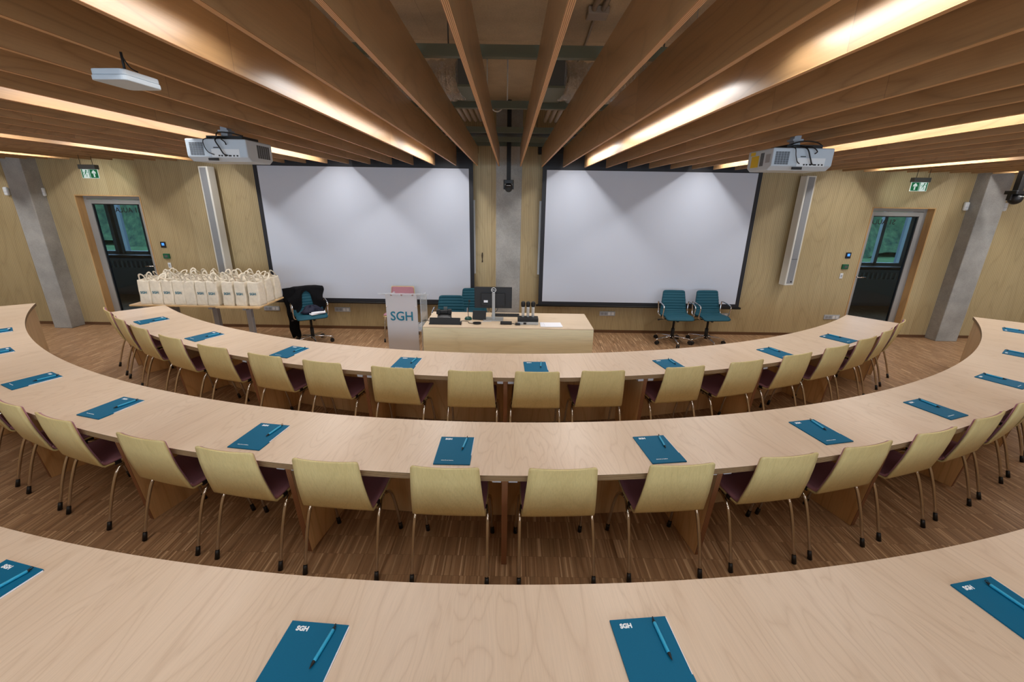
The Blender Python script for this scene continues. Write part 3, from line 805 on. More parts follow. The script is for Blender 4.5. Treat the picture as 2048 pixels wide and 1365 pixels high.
b = MB(); b.box((-4.3, 6.5, 3.03), (4.3, 6.7, 3.035)); b.box((-4.3,6.495,3.03),(4.3,6.5,3.10)); b.box((-4.3,6.7,3.03),(4.3,6.705,3.10))
for xx in (-3.9, -1.95, .3, 2.1, 3.9): b.cyl((xx, 6.6, 3.03), (xx, 6.6, ZC), .004, n=8)
ct = tag(obj('cable_tray', b, M['darksteel']), 'perforated cable tray running above the tops of the screens', 'cable tray')
b = MB(); b.tube([(-.27, 4.6, 3.12), (-.22, 4.6, 3.01), (-.15, 4.6, 3.0), (-.08, 4.6, 3.09)], .006, 8); b.cyl((-.27,4.6,3.12),(-.27,4.6,3.5),.006,n=8); b.cyl((-.08,4.6,3.09),(-.08,4.6,3.5),.006,n=8)
tag(obj('hanging_cable', b, M['whiteplastic']), 'loop of white cable hanging in the central gap of the ceiling', 'cable')
b = MB(); b.box((-.66, 6.90, 2.96), (-.36, 7.02, 3.0)); tag(obj('ceiling_box', b, M['whiteplastic'], bevel=.004), 'small white box above the baffles left of the camera pole', 'box')

# ------------------------------------------------------------------ projection screens
for i, (x0, x1) in enumerate(((-3.96, -.705), (.495, 3.745))):
    nm = ('left', 'right')[i]
    s_ = thing('projection_screen', 'large white projection screen with black border, %s of the concrete pillar' % nm, 'projection screen', ((x0+x1)/2, 7.1, 0), 0, 'pair of projection screens')
    h = (x1-x0)/2
    b = MB(); b.box((-h, -.002, .575), (h, .002, 2.635)); obj('screen_fabric', b, M['screen'], s_)
    b = MB(); b.box((-h-.065, -.003, .53), (-h, .003, 2.86)); b.box((h, -.003, .53), (h+.065, .003, 2.86)); b.box((-h, -.003, 2.635), (h, .003, 2.86)); b.box((-h, -.003, .53), (h, .003, .575))
    obj('black_border', b, M['screen_black'], s_)
    b = MB(); b.cyl((-h-.10, .0, .505), (h+.10, .0, .505), .018, n=16); b.box((-h-.075,-.012,.50),(h+.075,.012,.53)); obj('bottom_bar', b, M['black'], s_)
    b = MB(); b.box((-h-.14, -.03, 2.86), (h+.14, .125, 3.02)); obj('screen_housing', b, M['black'], s_, bevel=.01)
    # whiteboard hung behind the screen, its edge showing
    xa, xb = ((-3.9, -.625) if i == 0 else (.405, 3.7))
    wb = thing('whiteboard', 'whiteboard behind the %s screen, only its narrow edge showing beside the pillar' % nm, 'whiteboard', ((xa+xb)/2, WY-.045, 0), 0, 'whiteboards behind the screens')
    hh = (xb-xa)/2
    b = MB(); b.box((-hh+.015, .005, 1.025), (hh-.015, .035, 2.165)); obj('board_face', b, M['whiteplastic'], wb)
    b = MB(); frame(b, -hh, hh, 0, .04, 1.01, 2.18, .02); obj('board_frame', b, M['whiteplastic'], wb)

# ------------------------------------------------------------------ column loudspeakers, wall devices
for i, (xc, z0, z1) in enumerate(((-4.77, .93, 2.61), (4.545, .92, 2.61))):
    nm = ('left', 'right')[i]
    s_ = thing('column_speaker', 'tall white column loudspeaker on the wall outside the %s screen' % nm, 'loudspeaker', (xc, 7.05, z0), R(-12 if i == 0 else 12), 'column loudspeakers')
    h = z1-z0
    b = MB(); b.box((-.085, 0, 0), (.085, .13, h)); obj('speaker_body', b, M['speaker_white'], s_, bevel=.008)
    b = MB(); b.box((-.055, -.004, .03), (.055, .002, h-.02)); obj('speaker_grille', b, M['grille'], s_)
    b = MB(); b.box((-.055, -.006, h*.25), (.055, -.003, h*.25+.006)); b.cyl((.02, -.008, .06), (.02, -.003, .06), .012, n=12); obj('speaker_badge', b, M['black' if i else 'grille'], s_)
    b = MB(); b.box((-.02, .13, .12), (.02, .18, .2)); b.box((-.02, .13, h-.2), (.02, .18, h-.12)); obj('wall_bracket', b, M['black'], s_)
for j, (x, lb) in enumerate(((-4.16, 'beside the blue chair with the jacket'), (-2.94, 'between the jacket chair and the lectern'), (1.64, 'right of the teacher desk'), (3.59, 'behind the pair of blue chairs'), (5.52, 'by the right door'))):
    s_ = thing('wall_socket', 'grey four-gang wall socket low on the wood wall, ' + lb, 'socket', (x, WY, .345), 0, 'grey socket plates')
    b = MB(); b.box((-.135, -.012, -.04), (.135, 0, .04)); obj('socket_plate', b, M['socket'], s_, bevel=.004)
    b = MB()
    for q_ in (-.09, -.03): b.cyl((q_, -.016, 0), (q_, -.010, 0), .022, n=16)
    obj('socket_outlet', b, M['grey_steel'], s_)
    b = MB(); b.box((.012,-.014,-.025),(.055,-.011,.025)); b.box((.07,-.014,-.025),(.115,-.011,.025)); obj('socket_cover', b, M['whiteplastic'], s_)
for i, x in enumerate((-5.79, 5.535)):
    nm = ('left', 'right')[i]
    s_ = thing('wall_controller', 'small black wall controller with a blue display near the %s door' % nm, 'wall controller', (x, WY, 1.40), 0, 'black wall controllers')
    b = MB(); b.box((-.042, -.014, -.048), (.042, 0, .048)); obj('controller_body', b, M['black'], s_, bevel=.004)
    b = MB(); b.box((-.018, -.016, -.012), (.022, -.013, .028)); obj('display', b, M['led_blue'], s_)
    s_ = thing('emergency_button', 'green emergency door release box under the controller near the %s door' % nm, 'emergency button', (x-.01+(.03 if i == 0 else 0), WY, 1.215), 0, 'green release boxes')
    b = MB(); b.box((-.05, -.03, -.04), (.05, 0, .04)); obj('release_box', b, M['green_dark'], s_, bevel=.005)
    b = MB(); b.box((-.022, -.034, -.02), (.03, -.028, .02)); obj('release_window', b, M['darksteel'], s_)
    s_ = thing('light_switch', 'small white wall switch under the green box near the %s door' % nm, 'switch', (x-.03+(.06 if i == 0 else 0), WY, 1.06), 0, 'white switches')
    b = MB(); b.box((-.025, -.012, -.045), (.025, 0, .045)); obj('switch_plate', b, M['whiteplastic'], s_, bevel=.004)
    b = MB(); b.box((-.013, -.016, -.02), (.013, -.011, .02)); obj('rocker', b, M['socket'], s_)
for x, y, lb in ((-7.50, WY, 'between the left column and the left door'), (7.19, WY, 'between the right door and the right column'), (-8.08, WY, 'beyond the left column'), (7.80, WY, 'beyond the right column')):
    s_ = thing('motion_sensor', 'white wall motion sensor ' + lb, 'sensor', (x, y, 2.20), 0, 'white wall sensors')
    b = MB(); b.box((-.035, -.05, -.065), (.035, 0, .065)); obj('sensor_body', b, M['whiteplastic'], s_, bevel=.02, seg=4)
    b = MB(); b.box((-.03, -.054, -.012), (.03, -.049, -.008)); obj('sensor_seam', b, M['grey_steel'], s_)
b = MB(); b.prism([(-.012,-.08),(.012,-.075),(.008,-.02),(.014,.03),(.01,.085),(-.008,.08),(-.014,.03),(-.006,-.03)], 0, .006, 'xz')
tag(obj('wall_hook', b, M['dark_brown'], loc=(-.515, WY-.008, 1.27)), 'narrow dark brown fitting on the wood panel left of the concrete pillar', 'wall fitting')

# ------------------------------------------------------------------ exit signs
M['exit_green'] = plain('exit_green', srgb(0,118,70), .5, emis=srgb(0,118,64), es=.2)
M['exit_white'] = plain('exit_white', srgb(235,250,245), .5, emis=(.75, 1, .93, 1), es=.35)
def running_man(b, cx, cz, s, fl):
    def P(x, z): return (cx+fl*x*s, 0, cz+z*s)
    b.cyl((cx+fl*.10*s, -.0004, cz+.34*s), (cx+fl*.10*s, .0006, cz+.34*s), .075*s, n=12)
    for pts in ([(.07,.26),(-.04,.02)], [(.05,.22),(.22,.12),(.30,.2)], [(.03,.22),(-.16,.2),(-.22,.06)], [(-.04,.04),(.12,-.08),(.06,-.32)], [(-.04,.02),(-.14,-.14),(-.34,-.2)]):
        b.tube([P(*p) for p in pts], .05*s, 6, sub=1, flat=(1, .1))
for i, (x0, x1) in enumerate(((-6.045, -5.80), (5.52, 5.765))):
    nm = ('left', 'right')[i]; xc = (x0+x1)/2
    s_ = thing('exit_sign', 'green and white illuminated exit sign with running figure and up arrow above the %s door' % nm, 'exit sign', (xc, 6.41, 2.475), R(4 if i == 0 else -4), 'exit signs')
    b = MB(); b.box((-.109, -.04, .032), (.109, .04, .092)); obj('sign_housing', b, M['darksteel'], s_, bevel=.005)
    b = MB(); b.box((-.11, -.004, -.085), (.11, .004, .035)); obj('sign_panel', b, M['exit_white'], s_)
    b = MB(); g = -1 if i == 0 else 1                       # arrow half: right on the left sign, left on the right sign
    a0, a1 = (.005, .105) if i == 0 else (-.105, -.005)
    b.box((a0, -.0052, -.08), (a1, -.004, .03))
    r0, r1 = (-.105, -.09) if i == 0 else (.09, .105)
    b.box((r0, -.0052, -.08), (r1, -.004, .03)); b.box((-.012 if i == 0 else .0, -.0052, -.08), (-.003 if i == 0 else .009, -.004, .03))
    obj('green_field', b, M['exit_green'], s_)
    b = MB(); ac = (a0+a1)/2
    b.prism([(ac-.009,-.068),(ac+.009,-.068),(ac+.009,-.01),(ac+.026,-.028),(ac+.026,-.004),(ac,.022),(ac-.026,-.004),(ac-.026,-.028),(ac-.009,-.01)], -.0065, -.005, 'xz')
    obj('arrow', b, M['exit_white'], s_)
    b = MB(); b.M = Matrix.Translation((0, -.0055, 0)); running_man(b, (-.055 if i == 0 else .052), -.028, .125, 1); obj('running_figure', b, M['exit_green'], s_)
    b = MB(); b.cyl((-.08, -.02, .09), (-.08, -.02, .462), .003, n=6); b.cyl((.08, -.02, .09), (.08, -.02, .462), .003, n=6); obj('suspension_rod', b, M['black'], s_)
    sp = bpy.data.lights.new('sign_light', 'SPOT'); sp.energy = 12.0; sp.color = (.86, 1, .97); sp.spot_size = R(60); sp.spot_blend = 1.0; sp.shadow_soft_size = .02
    so = bpy.data.objects.new('sign_light', sp); sc.collection.objects.link(so); so.parent = s_
    so.location = (0, .06, .0)
    so.rotation_euler = (R(84), 0, R(24 if i == 0 else -30))

# ------------------------------------------------------------------ ceiling mounted projectors
def make_projector(right, loc, label):
    W_, H_, D_ = .455, .155, .36
    s_ = thing('projector', label, 'projector', loc, 0, 'white ceiling projectors')
    b = MB(); b.prism([(0,.03),(.05,.0),(D_-.05,.0),(D_,.03),(D_,H_),(0,H_)], -W_/2, W_/2, 'yz'); obj('projector_body', b, M['proj_white'], s_, bevel=.008)
    b = MB()
    vx = -W_/2+.03 if not right else -W_/2+.02
    for c_ in range(5):
        for r_ in range(12): b.box((vx+c_*.021, -.002, .04+r_*.0075), (vx+c_*.021+.018, .001, .0455+r_*.0075))
    obj('vent_grille', b, M['vent'], s_)
    sx = W_/2 if not right else -W_/2
    b = MB()
    for c_ in range(6 if not right else 3):
        y0 = (.14 + c_*.03) if not right else (.12+c_*.017)
        b.box((sx-.001, y0, .035), (sx+.0015, y0+(.024 if not right else .012), .13)) if not right else b.box((sx-.0015, y0, .035), (sx+.001, y0+.012, .13))
    obj('side_vent', b, M['vent'], s_)
    if right:
        b = MB(); b.box((sx-.002, .19, .03), (sx, .30, .115)); b.box((sx-.002, .25, .12), (sx, .32, .145)); o = obj('warning_sticker', b, M['yellow'], s_); o['label'] = 'yellow warning stickers'
        b = MB(); b.box((sx-.0018, .03, .055), (sx, .09, .115)); obj('label_plate', b, M['grey_steel'], s_)
    b = MB(); px = -.04
    b.box((px, -.0015, .028), (px+.21, 0, .085)); obj('connector_panel', b, M['whiteplastic'], s_)
    b = MB()
    for q_ in (.0, .02, .045, .05, .075, .085, .11, .135): b.box((px+.05+q_, -.004, .034), (px+.062+q_, -.001, .044))
    b.box((px-.03, -.006, .004), (px+.045, .002, .022)); b.box((px+.02,-.003,.092),(px+.06,-.001,.098)); obj('connector', b, M['black'], s_)
    b = MB(); b.box((-.10, .06, H_), (.17, .28, H_+.028)); obj('mount_plate', b, M['black'], s_)
    b = MB(); b.box((-.02, .12, H_+.028), (.03, .18, H_+.10)); b.box((-.035,.11,H_+.06),(.045,.19,H_+.075)); obj('mount_bracket', b, M['grey_steel'], s_)
    b = MB()
    b.tube([(-.05,.1,H_+.02),(-.075,-.01,H_-.005),(-.07,-.025,.10),(-.05,-.02,.06),(-.02,-.004,.045)], .003, 8)
    b.tube([(0,.1,H_+.03),(.01,-.012,H_-.005),(.04,-.02,.09),(.06,-.018,.05),(.08,-.004,.04)], .0045, 8)
    b.tube([(.03,.1,H_+.02),(.05,-.008,H_+.004),(.085,-.02,.13),(.08,-.004,.115)], .004, 8)
    b.tube([(-.06,.12,H_+.03),(.0,.05,H_+.05),(.1,.04,H_+.045),(.17,.08,H_+.03)], .0045, 8)
    obj('cables', b, M['black'], s_)
    return s_
make_projector(False, (-2.235, 3.5, 2.435), 'white ceiling projector with vent grilles, left of centre')
make_projector(True, (2.155, 3.5, 2.435), 'white ceiling projector with a yellow side sticker, right of centre')

# white rounded device under the baffles, upper left
s_ = thing('ceiling_access_point', 'small white rounded box hanging under the baffles at upper left', 'wireless access point', (-1.345, 1.69, 2.548), R(-3))
b = MB()
pl = []
for (cx_, cy_) in ((.045, .06), (-.045, .06), (-.045, -.06), (.045, -.06)):
    pass
def rrect(hx, hy, r, n=5):
    P_ = []
    for qx, qy, a0 in ((1,1,0), (-1,1,90), (-1,-1,180), (1,-1,270)):
        for i in range(n+1):
            a = R(a0+90*i/n); P_.append((qx*(hx-r)+r*math.cos(a), qy*(hy-r)+r*math.sin(a)))
    return P_
b.prism(rrect(.062, .078, .018), 0, .016); b.prism(rrect(.060, .076, .018), .016, .034)
obj('device_body', b, M['proj_white'], s_, bevel=.003)
b = MB(); b.cyl((0, 0, .034), (0, 0, .10), .004, n=8); b.box((-.04,-.05,.034),(.04,.05,.038)); b.tube([(0,0,.09),(.02,.0,.055),(.045,.0,.04)], .002, 6); obj('hanger', b, M['black'], s_)

# pan tilt cameras on black poles
def make_cam(loc, h, label, scale=1.0):
    s_ = thing('ceiling_camera', label, 'camera', loc, 0, 'black ceiling cameras')
    b = MB(); b.box((-.03*scale, -.03*scale, .11), (.03*scale, .03*scale, h)); obj('mount_pole', b, M['black'], s_, bevel=.003)
    b = MB(); b.prism(rrect(.075*scale, .07*scale, .02), .06, .11); b.box((-.075*scale, -.03, -.02), (-.055*scale, .03, .07)); b.box((.055*scale, -.03, -.02), (.075*scale, .03, .07)); obj('camera_yoke', b, M['blackplastic'], s_, bevel=.004)
    b = MB(); b.sphere((0, -.01, .005), .062*scale, 20, .95, 1.1, 1.05); b.cyl((0, -.05, -.01), (0, -.085, -.018), .026, .028, 18); obj('camera_head', b, M['blackplastic'], s_)
    b = MB(); b.box((-.03, -.0715*scale, .03), (.03, -.068*scale, .036)); obj('camera_badge', b, M['whiteplastic'], s_)
    return s_
make_cam((-.085, 6.68, 2.355), ZC-2.355, 'black pan-tilt camera on a pole in front of the concrete pillar')
make_cam((7.13, 6.5, 2.31), ZC-2.31, 'black pan-tilt camera on a pole at the right edge by the right column', 1.25)

# ------------------------------------------------------------------ teacher desk and what stands on it
DX0, DX1, DY0, DY1, DZ = -1.06, .965, 4.89, 5.61, .75
s_ = thing('teacher_desk', 'pale birch teacher desk with a closed front, between lectern and front table', 'desk', ((DX0+DX1)/2, (DY0+DY1)/2, 0))
hx, hy = (DX1-DX0)/2, (DY1-DY0)/2
b = MB(); b.box((-hx, -hy, DZ-.012), (hx, hy, DZ)); obj('desk_top', b, M['desktop'], s_, bevel=.002)
b = MB(); b.box((-hx, -hy, 0.002), (hx, -hy+.03, DZ-.012)); obj('front_panel', b, M['desk'], s_)
for q_ in (-1, 1):
    b = MB(); b.box((q_*hx-(.03 if q_ > 0 else 0), -hy+.03, 0.002), (q_*hx+(.03 if q_ < 0 else 0), hy, DZ-.012)); obj('side_panel', b, M['desk'], s_)
zt = DZ+.0005
s_ = thing('cable_hatch', 'long black cable box lying open at the left end of the teacher desk', 'cable box', (-.815, 5.03, zt))
b = MB(); b.box((-.185, -.02, 0), (.185, .0, .075), Matrix.Rotation(R(-25), 3, 'X')); obj('hatch_lid', b, M['black'], s_, bevel=.002)
b = MB(); b.box((-.19, -.05, 0), (.20, .02, .008)); b.box((.185,-.05,0),(.2,.03,.03)); obj('hatch_frame', b, M['blackplastic'], s_)
s_ = thing('desk_phone', 'black conference phone behind the cable box on the teacher desk', 'phone', (-.855, 5.24, zt), R(5))
b = MB(); b.prism([(-.08,0),(.09,0),(.09,.08),(-.06,.03)], -.085, .085, 'yz'); obj('phone_body', b, M['blackplastic'], s_, bevel=.006)
b = MB(); b.box((-.10, .02, .06), (.09, .06, .105)); b.box((-.10, .01, .055), (-.05, .07, .115)); b.box((.04, .01, .055), (.09, .07, .115)); obj('handset', b, M['black'], s_, bevel=.01, seg=3)
b = MB(); b.box((-.01, .06, .09), (.035, .075, .14)); obj('phone_screen', b, M['darksteel'], s_)
s_ = thing('gooseneck_microphone', 'slim gooseneck microphone on a green base on the teacher desk', 'microphone', (-.555, 5.24, zt))
b = MB(); b.lathe([(.045,0),(.047,.012),(.035,.03),(.015,.036)], (0,0,0), 20); obj('microphone_base', b, plain('dark_green_plastic', srgb(10,70,62), .4), s_)
b = MB(); b.tube([(0,0,.03),(.002,0,.12),(.015,.01,.22)], .0035, 8); obj('gooseneck', b, M['black'], s_)
b = MB(); b.sphere((.016, .01, .235), .013, 14, 1, 1, 1.3); obj('capsule', b, M['black'], s_)
s_ = thing('touch_panel', 'small black touch panel tilted on the teacher desk', 'touch panel', (-.415, 5.24, zt), R(-4))
b = MB(); b.box((-.085, -.006, .0), (.085, .006, .115), Matrix.Rotation(R(-25), 3, 'X')); obj('panel_body', b, M['black'], s_, bevel=.004)
b = MB(); b.prism([(.0,.0),(.09,0),(.05,.09)], -.05, .05, 'yz'); obj('panel_stand', b, M['darksteel'], s_)
b = MB()
for dz, xx in ((0, 0), (.012, .004), (.02, -.004)): b.tube([(-.04+xx,-.01,.008+dz*.6),(-.0,-.03,.008+dz*.5),(.045,-.005,.008+dz*.6),(.035,.02,.010+dz*.5),(-.02,.02,.008+dz*.6)], .005, 8, closed=True)
b.tube([(-.04,0,.006),(-.10,.03,.005),(-.12,.10,.005),(-.20,.12,.005)], .0035, 8)
tag(obj('cable_coil', b, M['black'], loc=(-.43, 5.03, zt)), 'small coil of black cable in front of the touch panel', 'cable')
b = MB(); b.tube([(-.10,-.02,.004),(-.05,.05,.02),(.02,.03,.004),(.08,.07,.004)], .003, 8); b.tube([(-.12,.0,-.02),(-.08,.04,.01),(-.01,.06,.015),(.05,.1,.004)], .0035, 8)
tag(obj('cable_bundle', b, M['blackplastic'], loc=(-1.02, 5.05, zt+.004)), 'dark cables hanging over the left corner of the teacher desk', 'cable')
b = MB(); b.tube([(0,0,.004),(.03,-.10,.006),(.10,-.12,.004),(.16,-.05,.004),(.26,-.03,.004)], .003, 8)
tag(obj('cable_bundle', b, M['whiteplastic'], loc=(-.52, 5.18, zt)), 'pale cable looping in front of the touch panel', 'cable')
s_ = thing('computer_monitor', 'black computer monitor seen from behind on a silver stand', 'monitor', (-.235, 5.30, zt))
b = MB(); b.box((-.245, 0, .135), (.225, .018, .405)); b.box((-.16, -.03, .17), (.14, 0, .33)); obj('monitor_casing', b, M['blackplastic'], s_, bevel=.005)
b = MB(); b.box((-.235, .0185, .145), (.215, .0195, .395)); obj('monitor_panel', b, M['black'], s_)
b = MB(); b.box((-.021, -.062, .0), (.017, -.045, .345)); obj('stand_column', b, M['alu'], s_, bevel=.003)
b = MB(); b.box((-.13, -.13, .0), (.12, .05, .010)); obj('stand_base', b, M['alu'], s_, bevel=.004)
b = MB(); b.tube([(.028*math.cos(R(30*i))-.002, -.034, .375+.028*math.sin(R(30*i))) for i in range(12)], .004, 8, closed=True, sub=2); obj('logo_ring', b, M['whiteplastic'], s_)
o = obj('logo_lettering', text_mesh('logo_lettering', 'DELL', .018, M['white_print'], .0004, .0004, 'CENTER'), None, s_); o.rotation_euler = (R(90),0,0); o.location = (-.002, -.034, .369)
b = MB(); b.box((-.125, -.034, .215), (-.075, -.030, .243)); obj('asset_sticker', b, M['paper'], s_)
b = MB(); b.tube([(-.06,-.01,.14),(-.045,-.02,.10),(-.01,-.035,.085)], .003, 8); b.tube([(.05,-.01,.14),(.04,-.02,.11),(.01,-.035,.09)], .003, 8); obj('monitor_cable', b, M['black'], s_)
b = MB(); b.box((-.18, -.065, 0), (.18, .065, .012)); kb = obj('keyboard', b, M['blackplastic'], loc=(-.09, 5.46, zt), bevel=.004); tag(kb, 'black keyboard lying behind the monitor stand', 'keyboard')
b = MB()
for r_ in range(4):
    for c_ in range(14): b.box((-.17+c_*.0245, -.055+r_*.028, .012), (-.17+c_*.0245+.02, -.055+r_*.028+.023, .015))
obj('keys', b, M['black'], kb)
b = MB(); b.box((-.07, -.03, 0), (.07, .03, .03)); pa = obj('power_adapter', b, M['black'], loc=(-.075, 5.05, zt), bevel=.006); tag(pa, 'black power adapter brick in front of the monitor base', 'power adapter')
b = MB(); b.tube([(.07,0,.012),(.11,.0,.005),(.15,.0,.01)], .003, 8); obj('adapter_cable', b, M['black'], pa)
b = MB(); b.box((-.03, -.02, 0), (.03, .02, .022)); tag(obj('cable_adapter', b, M['blackplastic'], loc=(.065, 5.02, zt), bevel=.004), 'tiny black adapter between the power brick and microphone dock', 'adapter')
s_ = thing('microphone_dock', 'silver and black charging dock holding three microphones', 'charging dock', (.19, 5.09, zt))
b = MB(); b.box((-.125, -.06, 0), (.125, .09, .035)); obj('dock_body', b, M['alu'], s_, bevel=.003)
b = MB(); b.box((-.126, -.05, .035), (.126, .09, .075)); obj('dock_top', b, M['black'], s_, bevel=.004)
b = MB(); b.cyl((-.035,-.0615,.018),(-.035,-.058,.018),.011,n=14); b.box((-.055,-.0612,.006),(-.02,-.0598,.030)); obj('dock_switch', b, M['black'], s_)
for i, dx in enumerate((-.045, .0, .045)):
    m_ = thing('handheld_microphone', 'handheld microphone with black head standing in the dock, %s of three' % ('left', 'middle', 'right')[i], 'microphone', (.19+dx*1.35, 5.11, zt+.0755), 0, 'microphones in the dock')
    b = MB(); b.lathe([(.015,0),(.017,.02),(.019,.12),(.021,.13)], (0,0,0), 18); obj('handle', b, M['silver'], m_)
    b = MB(); b.lathe([(.021,.13),(.026,.15),(.026,.178),(.021,.192),(.008,.198)], (0,0,0), 18); obj('microphone_head', b, M['black'], m_)
b = MB(); b.box((-.14, -.09, 0), (.11, .10, .004)); b.box((-.09, -.1, .004), (.12, .09, .007), Matrix.Rotation(R(4), 3, 'Z'))
tag(obj('paper_sheets', b, M['paper'], loc=(.48, 5.04, zt)), 'few white paper sheets right of the microphone dock', 'paper')

# ------------------------------------------------------------------ lectern
s_ = thing('lectern', 'frosted acrylic lectern with teal lettering left of the teacher desk', 'lectern', (-1.305, 5.0, 0))
b = MB(); b.box((-.195, -.03, .01), (.175, -.018, 1.115)); obj('front_panel', b, M['frost'], s_)
b = MB(); b.box((-.195, -.018, .01), (-.187, .36, 1.07)); obj('side_panel', b, M['clear'], s_)
b = MB(); b.box((.205, .0, .01), (.215, .36, 1.07)); obj('side_panel', b, M['clear'], s_)
b = MB(); b.box((-.27, -.06, 1.115), (.25, .38, 1.129), Matrix.Rotation(R(-14), 3, 'X'), (0, -.03, 1.12)); obj('reading_top', b, M['clear'], s_)
b = MB(); b.box((-.195, -.017, .66), (.205, .35, .672)); obj('shelf', b, M['clear'], s_)
b = MB(); b.box((-.22, -.05, .0), (.22, .4, .012)); obj('base_plate', b, M['frost'], s_)
b = MB()
for x in (-.185, .165):
    for z in (.97, .2): b.cyl((x, -.036, z), (x, -.016, z), .008, n=12)
for x in (-.12, .0, .13): b.cyl((x, -.045, 1.112), (x, -.028, 1.112), .010, n=12)
obj('standoff', b, M['chrome_bright'], s_)
o = obj('front_lettering', text_mesh('front_lettering', 'SGH', .155, M['teal_print'], .002, .002, 'CENTER', .93), None, s_); o.rotation_euler = (R(90), 0, 0); o.location = (-.012, -.033, .80)

# ------------------------------------------------------------------ teal office chairs
def make_office():
    t_ = thing('office_chair', 'oc', 'office chair')
    prof = [(.20,.838),(.19,.79),(.175,.73),(.16,.67),(.148,.60),(.135,.53),(.105,.475),(.05,.452),(-.02,.455),(-.10,.463),(-.18,.465),(-.235,.452),(-.25,.435)]
    L = [0]
    for i in range(1, len(prof)): L.append(L[-1]+math.hypot(prof[i][0]-prof[i-1][0], prof[i][1]-prof[i-1][1]))
    def at(s):
        d = s*L[-1]
        for i in range(1, len(prof)):
            if d <= L[i] or i == len(prof)-1:
                k = (d-L[i-1])/(L[i]-L[i-1]); return prof[i-1][0]*(1-k)+prof[i][0]*k, prof[i-1][1]*(1-k)+prof[i][1]*k
    def hw(s):
        w_ = .172+.046*min(1, s/.55)
        e = min(s, 1-s)*L[-1]; rc = .035
        if e < rc: w_ -= rc-math.sqrt(max(0, rc*rc-(rc-e)**2))
        return w_
    def fn(off):
        def f(u, v):
            y, z = at(v); y2, z2 = at(min(1, v+.01)); y1, z1 = at(max(0, v-.01))
            ty, tz = y2-y1, z2-z1; l = math.hypot(ty, tz) or 1
            ny, nz = tz/l, -ty/l                   # normal to the sitting side
            if ny > 0 and nz < 0: ny, nz = -ny, -nz
            rib = .006*abs(math.sin(v*PI*17)) if v < .93 else 0
            x = 2*u-1; cur = .018*x*x
            d = (rib if off > 0 else 0) + off
            return (x*hw(v), y - abs(ny)*(d+cur), z + abs(nz)*(d+cur*.4))
        return f
    b = MB(); b.grid(fn(.018), 10, 136); n0 = len(b.v); b.grid(fn(0.0), 10, 136)
    nu, nv = 10, 136; w1 = nu+1
    rim = [i for i in range(w1)] + [j*w1+nu for j in range(1, nv+1)] + [nv*w1+i for i in range(nu-1, -1, -1)] + [j*w1 for j in range(nv-1, 0, -1)]
    for i in range(len(rim)):
        a, c = rim[i], rim[(i+1) % len(rim)]; b.f.append([a, c, c+n0, a+n0]); b.sm.append(False)
    obj('upholstered_shell', b, M['teal_fabric'], t_)
    for s in (-1, 1):
        b = MB(); x = s*.235
        b.tube([(s*.2,-.12,.44),(x,-.13,.455),(x+s*.008,-.155,.55),(x+s*.01,-.165,.62),(x+s*.01,-.14,.652),(x+s*.01,-.02,.668),(x+s*.01,.10,.672),(x+s*.008,.125,.65),(x,.115,.55),(x,.10,.47),(s*.2,.06,.44)], .0095, 10, sub=4)
        obj('armrest', b, M['chrome_bright'], t_)
    b = MB(); b.box((-.06, -.09, .40), (.06, .10, .435)); b.box((-.2, -.13, .428), (.2, -.10, .440)); b.box((-.2, .06, .428), (.2, .09, .440)); b.cyl((-.1,-.02,.41),(-.24,-.02,.40),.006); b.cyl((-.24,-.02,.40),(-.27,-.02,.395),.013,n=10); b.cyl((.045,-.05,.38),(.045,.02,.38),.02,n=12)
    obj('tilt_mechanism', b, M['blackplastic'], t_)
    b = MB(); b.cyl((0,0,.22),(0,0,.41),.018,n=16); b.cyl((0,0,.08),(0,0,.25),.027,n=16); obj('gas_column', b, M['black'], t_)
    for k in range(5):
        a = R(90+36+72*k); c, s = math.cos(a), math.sin(a)
        b = MB(); b.tube([(c*.02,s*.02,.115),(c*.15,s*.15,.105),(c*.295,s*.295,.085)], [.018,.015,.011], 10, sub=4, flat=(1,.8)); b.cyl((c*.29,s*.29,.05),(c*.29,s*.29,.09),.009,n=10)
        st = obj('base_arm', b, M['chrome_bright'], t_)
        a2 = a+R(70+40*k); tx, ty = math.cos(a2), math.sin(a2); b = MB()
        cx_, cy_ = c*.29-ty*.0+.012*tx, s*.29+.012*ty
        for q_ in (-1, 1): b.cyl((cx_-ty*.007*q_, cy_+tx*.007*q_, .031), (cx_-ty*.024*q_, cy_+tx*.024*q_, .031), .030, n=20)
        b.cyl((cx_-ty*.01, cy_+tx*.01, .05), (cx_+ty*.01, cy_-tx*.01, .05), .016, n=12)
        obj('caster', b, M['blackplastic'], st)
    return t_
OC = make_office(); OC.location = (2.61, 6.72, 0); OC.rotation_euler = (0,0,R(0)); OC['label'] = 'teal office chair under the right screen, left one of the pair'; OC['group'] = 'teal office chairs'
dup(OC, (3.17, 6.74, 0), R(4), 'teal office chair under the right screen, right one of the pair', 'teal office chairs')
JX, JY, JR = -3.13, 6.44, R(33)
dup(OC, (JX, JY, 0), JR, 'teal office chair with a black jacket over its back, left of the lectern', 'teal office chairs')
dup(OC, (-.90, 6.06, 0), R(3), 'teal office chair directly behind the teacher desk, the lower back of two', 'teal office chairs')
dup(OC, (-.62, 6.62, 0), R(2), 'teal office chair farther behind the teacher desk, partly behind the monitor', 'teal office chairs')

